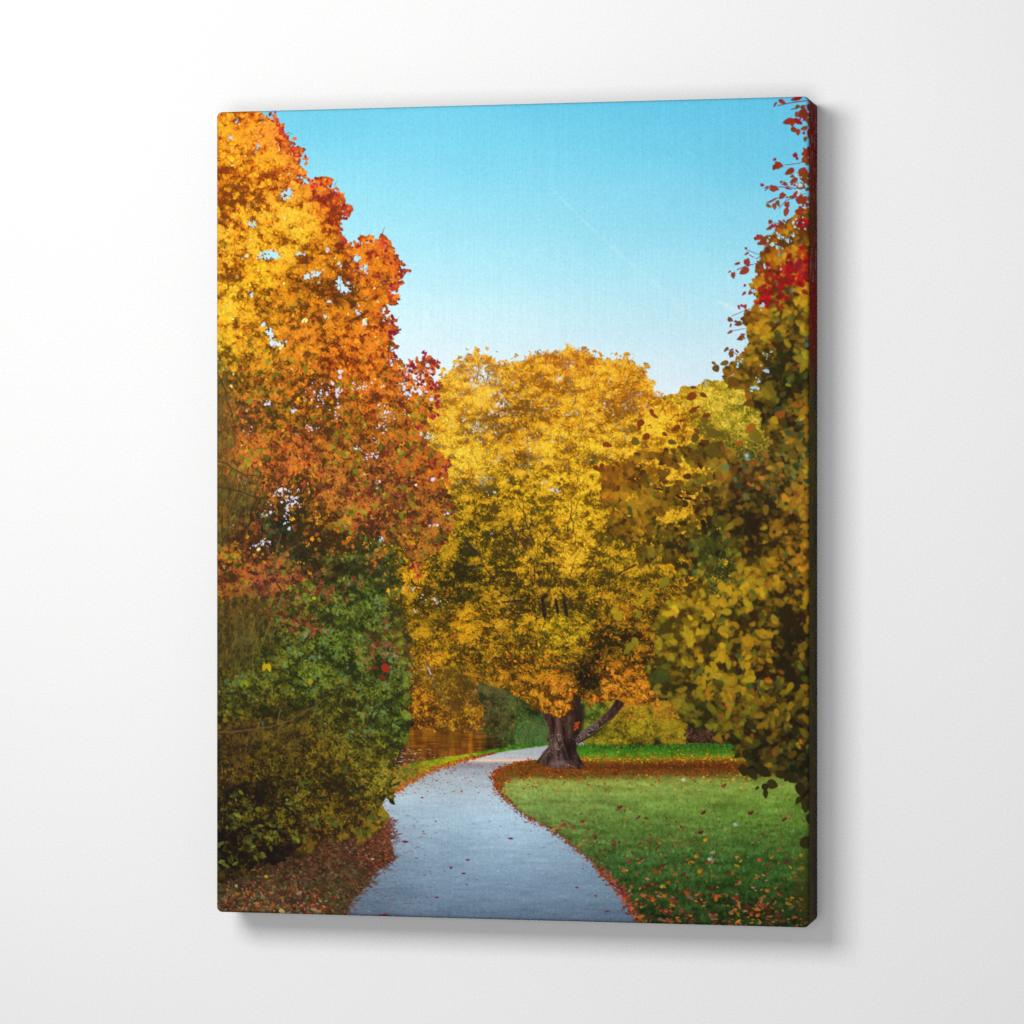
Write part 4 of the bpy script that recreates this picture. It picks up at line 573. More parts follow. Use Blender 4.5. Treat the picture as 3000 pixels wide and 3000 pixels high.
stroke([(634, 2036), (680, 2040), (710, 2028)], 3, 2, (96, 76, 40), 1, 2, .8); stroke([(755, 2130), (765, 2100)], 2.4, 1.6, (150, 130, 60), .8); stroke([(812, 2120), (820, 2085)], 2.4, 1.6, (150, 130, 60), .8)

# ================================================================ 8 near branches on the right, out of focus
RT = poly([(2420, 600), (2371, 612), (2338, 625), (2321, 645), (2285, 662), (2256, 682), (2240, 700), (2236, 720), (2230, 740), (2222, 760), (2216, 790), (2226, 806), (2204, 832), (2198, 850), (2228, 866), (2209, 896), (2192, 915), (2180, 940), (2196, 960), (2190, 985), (2200, 1008), (2176, 1037), (2140, 1062), (2120, 1085), (2126, 1120), (2147, 1137), (2190, 1140), (2188, 1174), (2230, 1207), (2236, 1245), (2250, 1275), (2240, 1310),
           (2216, 1335), (2150, 1340), (2135, 1310), (2093, 1300), (2052, 1300), (1990, 1310), (1932, 1318), (1857, 1333), (1799, 1366), (1760, 1372), (1762, 1394), (1772, 1464), (1783, 1518), (1776, 1567), (1824, 1580), (1874, 1590), (1868, 1640), (1880, 1668), (1915, 1632), (1940, 1624), (1946, 1665), (1990, 1667), (1998, 1683), (2050, 1698), (2010, 1725), (1988, 1762), (1930, 1775), (1934, 1795), (1919, 1820), (1913, 1850), (1925, 1910), (1890, 1964), (1902, 2019), (1975, 2062),
           (1998, 2110), (2040, 2133), (2102, 2141), (2100, 2170), (2143, 2178), (2166, 2216), (2196, 2207), (2189, 2245), (2166, 2261), (2205, 2280), (2247, 2268), (2276, 2265), (2317, 2288), (2338, 2296), (2343, 2331), (2359, 2346), (2367, 2381), (2378, 2360), (2420, 2380)], 1.0)
pal_r = Pal([
 (2350, 420, (100, 44, 10), (150, 70, 14), (180, 100, 20)), (2340, 600, (100, 48, 8), (146, 84, 12), (180, 116, 20)), (2250, 700, (110, 48, 10), (150, 88, 14), (184, 122, 24)), (2340, 680, (104, 66, 10), (158, 104, 14), (200, 140, 30)), (2300, 760, (96, 60, 8), (160, 106, 14), (206, 150, 30)), (2220, 830, (110, 60, 8), (150, 100, 16), (184, 134, 24)), (2300, 920, (62, 52, 8), (124, 102, 16), (176, 150, 32)), (2200, 940, (90, 56, 8), (134, 92, 14), (170, 126, 24)),
 (2240, 1020, (66, 54, 10), (116, 88, 16), (160, 130, 28)), (2340, 1060, (40, 36, 10), (84, 72, 16), (134, 122, 32)), (2160, 1090, (70, 54, 10), (108, 82, 14), (146, 108, 24)), (2280, 1160, (34, 32, 8), (68, 64, 14), (118, 110, 28)), (2300, 1260, (44, 36, 10), (92, 72, 16), (154, 120, 30)), (2320, 1360, (44, 42, 14), (92, 84, 24), (150, 126, 40)), (2200, 1390, (56, 42, 14), (108, 80, 26), (156, 116, 44)), (2320, 1440, (46, 38, 12), (104, 80, 22), (164, 124, 36)),
 (2050, 1360, (66, 48, 8), (104, 80, 14), (130, 116, 32)), (1900, 1380, (76, 50, 10), (118, 84, 14), (146, 112, 26)), (1790, 1400, (104, 62, 12), (146, 92, 16), (170, 118, 22)), (1850, 1480, (76, 52, 8), (122, 92, 14), (160, 126, 26)), (2000, 1480, (60, 42, 8), (98, 74, 12), (132, 106, 24)), (1850, 1560, (66, 50, 8), (110, 84, 12), (146, 112, 22)), (2000, 1580, (46, 36, 8), (80, 66, 14), (112, 100, 26)), (2080, 1610, (38, 34, 12), (66, 74, 22), (100, 128, 58)), (2180, 1560, (40, 32, 8), (76, 60, 12), (116, 96, 22)), (2320, 1540, (54, 38, 8), (100, 76, 14), (146, 110, 26)),
 (1900, 1640, (60, 46, 8), (96, 76, 14), (120, 104, 30)), (2240, 1640, (54, 42, 8), (116, 92, 14), (170, 138, 26)), (2340, 1650, (54, 38, 8), (118, 84, 16), (176, 122, 30)), (2060, 1740, (72, 56, 8), (134, 110, 14), (176, 150, 28)), (1960, 1830, (80, 66, 8), (140, 120, 16), (176, 156, 32)), (2200, 1760, (52, 42, 8), (116, 96, 14), (168, 140, 28)), (2320, 1800, (44, 34, 8), (98, 80, 14), (150, 120, 26)), (2080, 1880, (66, 52, 8), (126, 106, 14), (174, 146, 26)), (2200, 1900, (48, 38, 8), (112, 88, 14), (164, 132, 24)),
 (2330, 1920, (36, 28, 8), (76, 62, 12), (128, 104, 22)), (1920, 1960, (58, 50, 10), (100, 90, 18), (130, 126, 40)), (2040, 1990, (52, 44, 8), (106, 92, 14), (156, 136, 24)), (2160, 2000, (46, 38, 8), (98, 84, 14), (148, 126, 24)), (2280, 2030, (40, 32, 8), (84, 70, 12), (134, 112, 22)), (2040, 2100, (46, 42, 10), (84, 80, 18), (116, 112, 30)), (2160, 2120, (40, 34, 8), (82, 70, 12), (122, 108, 22)), (2320, 2120, (34, 28, 8), (70, 60, 12), (110, 96, 22)), (2200, 2220, (30, 24, 8), (54, 48, 10), (86, 78, 20)), (2320, 2240, (26, 24, 8), (50, 46, 12), (80, 76, 24)), (2340, 2330, (28, 24, 8), (52, 46, 12), (76, 70, 22))], 60)
pal_r.tint((.95, .9, .9), (1.08, 1.02, .9), (1.14, 1.06, .85))
fan = blobs([(1860, 1440, 90, 110, 1.), (1960, 1400, 120, 90, 1.), (2080, 1360, 110, 70, 1.), (1900, 1560, 90, 60, .9)])
lit_r = blobs([(2300, 1120, 70, 60, -.15), (2350, 1320, 60, 40, .05), (2100, 1560, 60, 60, -.1), (2180, 1480, 80, 40, -.18), (2250, 1560, 60, 60, -.1), (2340, 1760, 40, 60, -.1), (2330, 1900, 60, 90, -.2), (2230, 1820, 40, 30, -.1), (2240, 1700, 60, 40, .10), (2080, 1840, 90, 40, .12), (2060, 2090, 60, 40, -.15), (2120, 2060, 40, 30, -.1), (2220, 2240, 60, 40, -.2), (2280, 2160, 60, 30, -.1), (2300, 880, 60, 40, .05), (2340, 1400, 40, 60, .1)], .5)
t_r = lit_r + .13 * n_mid + .15 * n_small
gap_r = np.clip(1 - 1.25 * blobs([(x_, y_, 1.3 * a_, 1.3 * b_, c_) for x_, y_, a_, b_, c_ in [(2080, 1505, 26, 24, .5), (1985, 1500, 30, 10, .95), (2012, 1450, 46, 10, .85), (1990, 1400, 26, 16, .8), (2060, 1380, 30, 10, .9), (1880, 1360, 30, 12, .9), (1935, 1370, 30, 20, .8), (1850, 1470, 30, 20, .7), (1990, 1510, 40, 18, .9), (1960, 1525, 30, 10, .6), (2045, 1540, 10, 14, .9), (2000, 1560, 14, 22, .8), (2080, 1420, 16, 20, .9), (2020, 1475, 20, 12, .8), (1870, 1420, 22, 12, .7), (1890, 1560, 20, 10, .8), (1915, 1590, 30, 16, .8), (1930, 1650, 50, 14, .5), (2128, 1648, 24, 30, 1.), (2100, 1700, 40, 22, .95), (2110, 1740, 30, 14, .8), (2000, 1640, 14, 14, .8), (2230, 2010, 30, 26, .7), (2190, 1960, 26, 16, .5), (2090, 1800, 16, 10, .7), (1820, 1510, 24, 20, .6), (1800, 1440, 14, 30, .5), (2190, 1340, 30, 18, .9), (2230, 1300, 26, 20, .9), (2340, 1230, 16, 10, 1.), (2270, 2080, 20, 16, .4), (2150, 1450, 26, 26, .6), (2200, 1470, 40, 20, .3)]]), 0, 1)
gn = noise(26, 20, 2)
den_r = np.clip((blur(RT, 1.2) - .5) * 3 + .5, 0, 1) * gap_r * np.clip(1.2 - .75 * fan * np.clip(gn + .55, 0, 1), 0, 1)
base_r = np.clip((blur(den_r, 4.5) - .55 + .10 * gn) * 2.6, 0, 1) * np.clip(1 - .8 * np.clip(fan, 0, 1), 0, 1)
field(pal_r, t_r - .42 + .12 * n_small, base_r)
for p, a, b_ in [([(1835, 1400), (1870, 1412), (1910, 1430), (1950, 1437), (2000, 1458), (2040, 1466), (2100, 1470), (2170, 1474), (2230, 1490), (2300, 1508), (2376, 1522)], 4, 12), ([(2112, 1350), (2124, 1400), (2124, 1440)], 5, 6), ([(1925, 1780), (1960, 1790), (2000, 1808), (2040, 1820), (2080, 1824)], 4, 7), ([(2190, 1778), (2240, 1768), (2310, 1752)], 6, 5), ([(2300, 1800), (2376, 1776)], 5, 6), ([(2240, 1860), (2376, 1820)], 5, 7), ([(2280, 1330), (2376, 1310)], 4, 5), ([(1935, 1420), (1950, 1440)], 4, 3)]:
    stroke(p, a, b_, (52, 30, 20), 1.6, 1.5, .9)
def bok(prob, n, L, W, t, jit, soft, acc=(), al=.96, kind=1, order=.7, ang=2.4):
    foliage(prob, n, kind, L, W, pal_r, t, jit, ang, 3.6, order=order, hue=7, size_var=.25, soft=soft, accents=acc, alpha=al)
solid = den_r * np.clip(1 - .55 * np.clip(fan, 0, 1), 0, 1)
bok(solid, 2100, 24, 14.5, t_r - .20, .18, 1.6)
bok(den_r * np.clip(fan, 0, 1), 400, 23, 14, t_r - .08, .22, 1.6)
bok(den_r * np.clip(fan, 0, 1), 150, 24, 13, t_r + .08, .20, 1.6, ((.06, (196, 140, 26)),))
bok(solid, 760, 24, 9, t_r - .55, .10, 2.0)
bok(solid * np.clip(t_r * 1.6 - .35, .03, 1), 1350, 23, 12, t_r + .10, .26, 1.4, ((.04, (138, 80, 20)), (.05, (78, 92, 32)), (.02, (160, 132, 28))))
foliage(solid * np.clip(t_r * 1.6 - .35, .03, 1), 1700, 1, 12, 5, pal_r, t_r + .22, .22, 2.2, 3.4, soft=1.3, alpha=.55, order=.3)
foliage(den_r * np.clip(fan, 0, 1), 420, 1, 12, 5, pal_r, t_r + .14, .22, 2.2, 3.4, soft=1.3, alpha=.5, order=.3)
bok(den_r * np.clip(blobs([(2320, 1340, 60, 90, 1.), (2200, 1400, 60, 50, .6)]), 0, 1), 300, 20, 11, t_r, .26, 1.6, ((.10, (140, 84, 26)), (.10, (86, 98, 54)), (.08, (56, 72, 40))))
bok(den_r * np.clip(blobs([(2080, 1600, 50, 60, 1.), (2020, 1660, 50, 30, .6), (1900, 1960, 40, 60, .5), (2030, 2080, 40, 40, .5)]), 0, 1), 26, 26, 15, t_r, .2, 2.2, ((.4, (66, 78, 26)), (.1, (72, 90, 40))), .7)
# shallow depth of field: the near branches and the hanging conifer are soft
dof = np.clip(blur(np.clip(base_r + den_r, 0, 1), 2) * 1.2, 0, 1); dof = np.maximum(dof, .8 * np.clip(blobs([(660, 1300, 50, 240, 1.), (700, 1830, 90, 140, 1.), (720, 2150, 150, 60, 1.)]), 0, 1))
G['img'] = img + dof[..., None] * (blur(img, .8) - img)
# separate leaves against the sky and the gold
solo = [(2280, 484, 32, 27, .3), (2313, 503, 34, 18, 2.6), (2350, 503, 42, 26, 2.5), (2330, 455, 20, 18, 1.), (2362, 458, 20, 8, 2.8), (2267, 552, 34, 24, .3), (2246, 549, 18, 6, 2.7), (2331, 540, 17, 10, 2.5), (2300, 538, 20, 12, .5), (2310, 552, 24, 5, .2), (2292, 573, 28, 22, 2.4), (2262, 588, 34, 5, 2.7), (2269, 603, 24, 17, 1.5), (2306, 600, 26, 20, 1.5), (2303, 622, 28, 16, 1.8), (2346, 585, 40, 34, .9), (2330, 572, 34, 14, 2.4), (2350, 612, 30, 20, .3), (2256, 650, 18, 14, 2.2), (2254, 668, 24, 10, 2.6), (2298, 648, 14, 5, .8), (2284, 662, 26, 9, .1), (2222, 696, 32, 14, 3.), (2236, 712, 16, 24, 1.), (2185, 727, 11, 9, 0), (2189, 768, 30, 24, 1.4), (2180, 794, 34, 20, 2.5), (2160, 772, 20, 8, 2.9), (2148, 806, 25, 17, 1.5), (2137, 796, 12, 4, 2.6), (2232, 790, 22, 16, 1.), (2199, 856, 22, 12, 2.3), (2183, 898, 18, 13, 1.7), (2139, 936, 22, 17, .6), (2164, 948, 28, 19, 2.8), (2138, 973, 20, 8, 2.6), (2172, 990, 30, 20, 2.9), (2127, 1024, 20, 9, 2.4), (2142, 1036, 26, 18, 1.9), (2098, 1080, 22, 20, 1.), (2092, 1064, 16, 8, .5), (2122, 1064, 26, 14, 2.8), (2150, 1120, 40, 26, .4), (2190, 1180, 34, 14, 2.7), (2192, 1130, 24, 14, 2.),
        (2309, 356, 36, 19, 2.8), (2338, 356, 34, 15, .4), (2354, 334, 42, 34, 1.2), (2372, 312, 24, 16, 1.8), (2292, 298, 26, 12, .6), (2271, 306, 20, 6, 2.2), (2332, 288, 36, 14, 2.9), (2368, 286, 14, 10, 0), (2374, 392, 34, 20, 1.6), (2370, 440, 34, 22, 1.8), (2376, 530, 30, 20, 1.6), (2340, 622, 26, 14, .4)]
for (lx, ly, L, W, a) in solo:
    if ly > 1050: stamps(1, [lx], [ly], [L], [W], [a], np.array((112, 76, 16)) * rng.uniform(.85, 1.1), 2.2, .95); continue
    L, W = L * .86, W * .86; up = ly < 480; kd = 2 if W / L > .6 else 1
    c0 = np.array((150, 62, 14) if ly < 900 else (120, 80, 16)) * rng.uniform(.9, 1.12); rimc = np.array((150, 34, 50) if ly < 900 else (110, 50, 40))
    if up and lx > 2325: c0 = np.array((160, 26, 14)); rimc = np.array((140, 20, 60))
    stamps(kd, [lx], [ly], [L * 1.06], [W * 1.08], [a], rimc, 2.0, .95); stamps(kd, [lx], [ly], [L * .82], [W * .78], [a], c0, 2.4, .95)
    k2 = rng.integers(0, 3); stamps(1, lx + 12 * rng.standard_normal(k2), ly + 9 * rng.standard_normal(k2), rng.uniform(8, 16, k2), rng.uniform(5, 9, k2), rng.uniform(0, 3, k2), rimc * 1.05, 1.6, .9)
for p, w in [([(2300, 482), (2340, 478), (2374, 466)], 2), ([(2240, 558), (2258, 546), (2300, 548)], 2.4), ([(2290, 540), (2330, 552), (2372, 530)], 2), ([(2246, 592), (2290, 575)], 2.4), ([(2282, 610), (2300, 588), (2360, 566)], 2.2), ([(2260, 652), (2290, 655)], 2), ([(2187, 730), (2222, 745)], 1.6), ([(2196, 748), (2216, 758), (2226, 752)], 2.6), ([(2160, 790), (2186, 780), (2222, 770)], 3), ([(2145, 925), (2170, 915), (2196, 905)], 1.8), ([(2140, 970), (2180, 962)], 1.6), ([(2126, 1020), (2160, 1040)], 2), ([(2318, 320), (2350, 312), (2376, 305)], 3), ([(2280, 310), (2320, 300), (2376, 292)], 3), ([(2356, 385), (2374, 360)], 3)]:
    stroke(p, w, w, (128, 60, 96), .9, .8, .9)
for (lx, ly, L, W, a, c) in [(2032, 1135, 17, 9, .1, 0), (2025, 1162, 32, 22, 2.7, 0), (2062, 1158, 24, 12, .5, 0), (2030, 1202, 26, 14, 2.6, 0), (2044, 1193, 14, 7, 2.6, 0), (2068, 1218, 28, 13, 2.8, 0), (1910, 1208, 22, 12, 1.2, 0), (1920, 1220, 22, 9, .6, 0), (1876, 1240, 26, 19, 2.3, 0), (1872, 1256, 16, 10, 2.2, 0), (1780, 1303, 30, 15, .2, 0), (1862, 1294, 26, 22, .5, 1), (1892, 1280, 26, 18, 2.7, 0), (1948, 1272, 18, 11, .6, 0), (1980, 1255, 30, 16, 2.6, 0), (1998, 1232, 16, 8, 0, 0), (2040, 1262, 18, 10, .8, 0), (2092, 1270, 44, 26, .3, 1), (2036, 1284, 28, 22, 2.2, 1), (1970, 1296, 28, 14, .3, 1), (2000, 1290, 22, 10, 2., 1), (1740, 1340, 18, 14, .6, 1), (1734, 1356, 20, 12, 2.7, 1), (1748, 1372, 22, 14, .6, 0), (1762, 1366, 20, 14, 2., 0), (2090, 1320, 44, 34, .5, 1), (2197, 1256, 38, 22, 2.4, 2), (2215, 1278, 46, 32, .5, 3), (2165, 1300, 26, 16, 2.8, 2), (1812, 1806, 30, 26, .8, 4), (1798, 1790, 24, 16, 2.4, 4), (1892, 1740, 26, 22, .8, 4), (1880, 1760, 28, 14, 2.3, 4), (1945, 1708, 40, 22, 2.4, 5), (1870, 1800, 26, 16, 2.4, 5), (1845, 1895, 30, 20, 2.6, 5), (1862, 1880, 26, 18, .9, 5), (1836, 1908, 24, 16, 2.4, 5), (2310, 1128, 18, 9, .2, 5), (2350, 1225, 20, 14, 2.4, 4), (2285, 1215, 22, 30, 1.2, 2), (2270, 1232, 26, 18, .8, 4)]:
    cc = [(122, 52, 16), (96, 78, 20), (158, 84, 20), (120, 100, 18), (176, 146, 22), (138, 128, 24)][c]
    stamps(1, [lx], [ly], [L], [W], [a], np.array(cc) * rng.uniform(.9, 1.1), 2.2, .92)
for k in range(44):
    ly = rng.uniform(292, 640); lx = 2376 - abs(rng.normal(0, 22 + .10 * (ly - 290))); L = rng.uniform(13, 27)
    stamps(1 + (k % 2), [lx], [ly], [L], [L * rng.uniform(.45, .75)], [rng.uniform(.2, 2.9)], np.array([(146, 58, 14), (124, 70, 12), (150, 44, 16), (120, 64, 18)])[k % 4] * rng.uniform(.85, 1.1), 2.0, .93)
# crimson clusters
red = [(2330, 765, 34, 20), (2366, 760, 26, 30), (2340, 790, 46, 22), (2262, 803, 30, 22), (2300, 790, 30, 18), (2360, 810, 26, 24), (2290, 830, 34, 24), (2350, 842, 40, 30), (2246, 862, 20, 34), (2238, 878, 20, 22), (2286, 876, 34, 26), (2322, 822, 30, 20), (2372, 786, 20, 40), (2355, 655, 22, 12)]
for (cx, cy, rx, ry) in red:
    n = 13; stamps(1, cx + rx * .55 * rng.standard_normal(n), cy + ry * .5 * rng.standard_normal(n), rng.uniform(14, 26, n), rng.uniform(8, 15, n), rng.uniform(0, 3, n), np.array([(178, 18, 14), (204, 24, 12), (140, 14, 24), (166, 10, 26), (120, 20, 14), (186, 60, 16), (96, 22, 14)])[rng.integers(0, 7, n)], 4, .74)
comp(blobs([(2336, 775, 12, 10, .5), (2350, 800, 8, 6, .4)]).clip(0, 1), (150, 20, 80))
# light between the near leaves
peep([(2345, 655, 14, 24, 9), (2300, 700, 22, 8, 7), (2280, 695, 12, 16, 8), (2270, 716, 16, 6, 6), (2285, 724, 10, 6, 5), (2324, 690, 6, 6, 4), (2312, 702, 6, 5, 3), (2250, 695, 8, 8, 3), (2245, 780, 14, 8, 5), (2215, 762, 10, 16, 8), (2285, 790, 4, 4, 1), (2232, 895, 10, 8, 6), (2210, 855, 6, 10, 4), (2250, 1032, 9, 13, 7), (2185, 1000, 8, 12, 6), (2345, 570, 14, 14, 5), (2360, 605, 14, 5, 5), (2344, 540, 16, 5, 5), (2330, 515, 22, 6, 6), (2330, 655, 8, 10, 5), (2205, 1135, 16, 9, 9), (2225, 1115, 10, 10, 5), (2160, 1070, 10, 12, 6), (2244, 1088, 4, 4, 1), (2165, 1056, 14, 6, 5), (2230, 1067, 4, 4, 1), (2145, 1098, 12, 5, 4)], (176, 226, 246), 8)
peep([(x_, y_, a_ * .8, b_ * .8, max(2, int(n_ * .5))) for x_, y_, a_, b_, n_ in [(2350, 1225, 12, 8, 5), (2222, 1150, 10, 8, 6), (2128, 1640, 16, 26, 26), (2140, 1685, 12, 9, 9), (2105, 1700, 22, 18, 18), (2020, 1692, 8, 6, 4), (2000, 1645, 10, 8, 6), (2045, 1542, 8, 8, 6), (1985, 1505, 30, 10, 22), (2010, 1440, 24, 8, 16), (2025, 1462, 22, 6, 10), (2080, 1415, 12, 14, 12), (2055, 1385, 24, 8, 16), (2075, 1370, 12, 10, 8), (1940, 1372, 24, 16, 18), (1880, 1362, 26, 10, 14), (1868, 1405, 10, 6, 6), (1990, 1402, 6, 10, 5), (2005, 1555, 10, 20, 8), (2100, 1550, 14, 8, 7), (1950, 1525, 14, 6, 7), (1905, 1595, 24, 10, 12), (1885, 1560, 12, 6, 5), (2240, 1520, 14, 5, 4), (2050, 1562, 6, 6, 4), (2230, 1310, 20, 10, 8), (2100, 1740, 14, 8, 6), (2090, 1800, 10, 6, 4)]], (236, 168, 30), 6)
peep([(2222, 2025, 12, 10, 8), (2250, 1990, 10, 8, 4)], (196, 60, 24), 6)
# low leaves in front of the lawn
for (lx, ly, L, W, a) in [(2263, 2298, 34, 26, .3), (2241, 2307, 24, 18, 1.2), (2243, 2327, 26, 14, 1.6), (2218, 2309, 16, 8, 2.4), (2338, 2346, 26, 14, 2.2), (2363, 2470, 40, 34, .4), (2345, 2312, 40, 26, 1.4), (2360, 2360, 44, 24, 1.5), (2180, 2256, 36, 22, .4), (2205, 2268, 36, 24, .8), (2240, 2262, 44, 28, .4), (2290, 2270, 40, 22, .2), (2320, 2280, 40, 26, .9), (2190, 2210, 34, 20, .6), (2160, 2215, 24, 12, 2.6), (2372, 2400, 30, 20, 1.5)]:
    stamps(1, [lx], [ly], [L], [W], [a], np.array((48, 42, 10)) * rng.uniform(.85, 1.15), 2.2, .95)
comp(blobs([(2372, 2540, 26, 90, .55), (2350, 2640, 26, 60, .45), (2378, 2680, 16, 60, .5)]).clip(0, .8), (62, 54, 12))

# ================================================================ finish
img += (2.2 * rng.standard_normal((TH, TW)) + 1.6 * noise(4, 4))[..., None].astype(np.float32) * np.clip(.5 + img.mean(-1, keepdims=True) / 255, .5, 1.2)
img = np.clip(img, 3, 254)

# ================================================================ the place: wall, canvas, lamp, camera
import bpy
from mathutils import Vector, Matrix

HS = 0.6096                      # canvas height in metres
DEPTH = 0.0470                   # stretcher depth
R_EDGE, R_CORNER = 0.0030, 0.0042
scene = bpy.context.scene
col = scene.collection

def srgb_to_linear(a):
    a = np.asarray(a, np.float32) / 255.0
    return np.where(a <= 0.04045, a / 12.92, ((a + 0.055) / 1.055) ** 2.4).astype(np.float32)
lin = srgb_to_linear(img)

def mesh_from_grid(name, verts, nu, nv, colors, close_v, material, parent):
    """verts: (nu*nv,3) laid out row by row; close_v joins the last row to the first"""
    i = np.arange(nu if close_v else nu - 1)[:, None]; j = np.arange(nv - 1)[None, :]
    a = i * nv + j; b = ((i + 1) % nu) * nv + j
    q = np.stack([a, a + 1, b + 1, b], -1).reshape(-1, 4).astype(np.int32)
    me = bpy.data.meshes.new(name)
    me.vertices.add(len(verts)); me.vertices.foreach_set('co', verts.astype(np.float32).ravel())
    me.loops.add(q.size); me.loops.foreach_set('vertex_index', q.ravel())
    me.polygons.add(len(q)); me.polygons.foreach_set('loop_start', np.arange(0, q.size, 4, dtype=np.int32))
    me.polygons.foreach_set('use_smooth', np.ones(len(q), bool))
    me.update(calc_edges=True)
    at = me.color_attributes.new('print', 'FLOAT_COLOR', 'POINT')
    rgba = np.ones((len(verts), 4), np.float32); rgba[:, :3] = colors
    at.data.foreach_set('color', rgba.ravel())
    me.materials.append(material)
    o = bpy.data.objects.new(name, me); col.objects.link(o); o.parent = parent
    return o

def nodes_of(name):
    m = bpy.data.materials.new(name); m.use_nodes = True
    nt = m.node_tree; return m, nt, nt.nodes['Principled BSDF']

def add(nt, kind, **kw):
    n = nt.nodes.new(kind)
    for k, v in kw.items(): setattr(n, k, v)
    return n

def noise_node(nt, coord, scale, detail=2.0, rough=.5):
    mp = add(nt, 'ShaderNodeMapping'); mp.inputs['Scale'].default_value = scale
    nt.links.new(coord, mp.inputs['Vector'])
    n = add(nt, 'ShaderNodeTexNoise'); n.inputs['Scale'].default_value = 1.0; n.inputs['Detail'].default_value = detail; n.inputs['Roughness'].default_value = rough
    nt.links.new(mp.outputs[0], n.inputs['Vector']); return n.outputs['Fac']

def math_node(nt, op, a, b):
    n = add(nt, 'ShaderNodeMath', operation=op)
    for i, v in enumerate((a, b)):
        if hasattr(v, 'default_value') or hasattr(v, 'is_output'): nt.links.new(v, n.inputs[i])
        else: n.inputs[i].default_value = v
    return n.outputs[0]

# ---- woven canvas carrying the print
def canvas_material():
    m, nt, bs = nodes_of('printed_canvas')
    ob = add(nt, 'ShaderNodeTexCoord').outputs['Object']
    at = add(nt, 'ShaderNodeAttribute', attribute_name='print')
    weft = noise_node(nt, ob, (260, 260, 1500), 2)       # threads running across
    warp = noise_node(nt, ob, (1500, 260, 90), 2)        # threads running down
    slub = noise_node(nt, ob, (700, 300, 9), 1)          # thicker warp threads
    s = math_node(nt, 'ADD', weft, warp); s = math_node(nt, 'ADD', s, slub)
    s = math_node(nt, 'MULTIPLY', s, 0.10); s = math_node(nt, 'ADD', s, 0.755)
    vm = add(nt, 'ShaderNodeVectorMath', operation='SCALE')
    nt.links.new(at.outputs['Color'], vm.inputs[0]); nt.links.new(s, vm.inputs['Scale'])
    nt.links.new(vm.outputs[0], bs.inputs['Base Color'])
    bs.inputs['Roughness'].default_value = 0.82; bs.inputs['Specular IOR Level'].default_value = 0.12
    bp = add(nt, 'ShaderNodeBump'); bp.inputs['Strength'].default_value = 0.12; bp.inputs['Distance'].default_value = 0.0004
    nt.links.new(math_node(nt, 'ADD', weft, warp), bp.inputs['Height']); nt.links.new(bp.outputs[0], bs.inputs['Normal'])
    return m
MAT = canvas_material()

root = bpy.data.objects.new('canvas_print', None); col.objects.link(root)
root['label'] = 'tall stretched canvas print of a path curving through autumn trees, hung on the white wall'
root['category'] = 'canvas print'

def world(X, Z, y):              # canvas units -> metres, y towards the viewer is negative
    return np.stack([X * HS, np.broadcast_to(y, X.shape), Z * HS], -1)

# flat front
i0 = 6; jj, ii = np.arange(i0, TW - i0), np.arange(i0, TH - i0)
gx, gz = np.meshgrid((jj + .5) / TH + XL, 0.5 - (ii + .5) / TH)
v = world(gx, gz, -DEPTH + 0.00008).reshape(-1, 3)
front = mesh_from_grid('printed_front', v, len(ii), len(jj), lin[i0:TH - i0, i0:TW - i0].reshape(-1, 3), False, MAT, root)

# edge wrapped round the stretcher bars, the picture mirrored on it
w2, h2, rc = (XR - XL) * HS / 2, HS / 2, R_CORNER
cx = (XL + XR) / 2 * HS
P, N = [], []
def seg(p, q, n, step=0.00045):
    k = max(2, int(math.dist(p, q) / step))
    for t in np.arange(k) / k: P.append((p[0] + (q[0] - p[0]) * t, p[1] + (q[1] - p[1]) * t)); N.append(n)
def arc(c, a0, k=16):
    for t in np.arange(k) / k:
        a = a0 - t * math.pi / 2; P.append((c[0] + rc * math.cos(a), c[1] + rc * math.sin(a))); N.append((math.cos(a), math.sin(a)))
seg((-w2 + rc, h2), (w2 - rc, h2), (0, 1)); arc((w2 - rc, h2 - rc), math.pi / 2)
seg((w2, h2 - rc), (w2, -h2 + rc), (1, 0)); arc((w2 - rc, -h2 + rc), 0)
seg((w2 - rc, -h2), (-w2 + rc, -h2), (0, -1)); arc((-w2 + rc, -h2 + rc), -math.pi / 2)
seg((-w2, -h2 + rc), (-w2, h2 - rc), (-1, 0)); arc((-w2 + rc, h2 - rc), math.pi)
P, N = np.array(P), np.array(N)
st = []                          # profile stations: inset, depth from front, unfolded distance from the outline
for a in np.linspace(0, math.pi / 2, 9): st.append((R_EDGE * (1 - math.sin(a)), R_EDGE * (1 - math.cos(a)), R_EDGE * a - R_EDGE))
for d in np.linspace(R_EDGE, DEPTH - 0.0018, 34)[1:]: st.append((0.0, d, R_EDGE * (math.pi / 2 - 1) + d - R_EDGE))
for a in np.linspace(0, math.pi / 2, 5)[1:]: st.append((0.0016 * (1 - math.cos(a)), DEPTH - 0.0018 + 0.0016 * math.sin(a), DEPTH + 0.0016 * a))
st = np.array(st)
pos = P[:, None, :] - N[:, None, :] * st[None, :, 0:1]
ev = np.concatenate([pos[..., 0:1] + cx, np.broadcast_to((-DEPTH + st[:, 1])[None, :, None], pos.shape[:2] + (1,)), pos[..., 1:2]], -1)
tex = P[:, None, :] - N[:, None, :] * np.abs(st[None, :, 2:3])
tu = np.clip(((tex[..., 0] + cx) / HS - XL) * TH, 0, TW - 1).astype(int); tv = np.clip((0.5 - tex[..., 1] / HS) * TH, 0, TH - 1).astype(int)
ecol = lin[tv, tu]
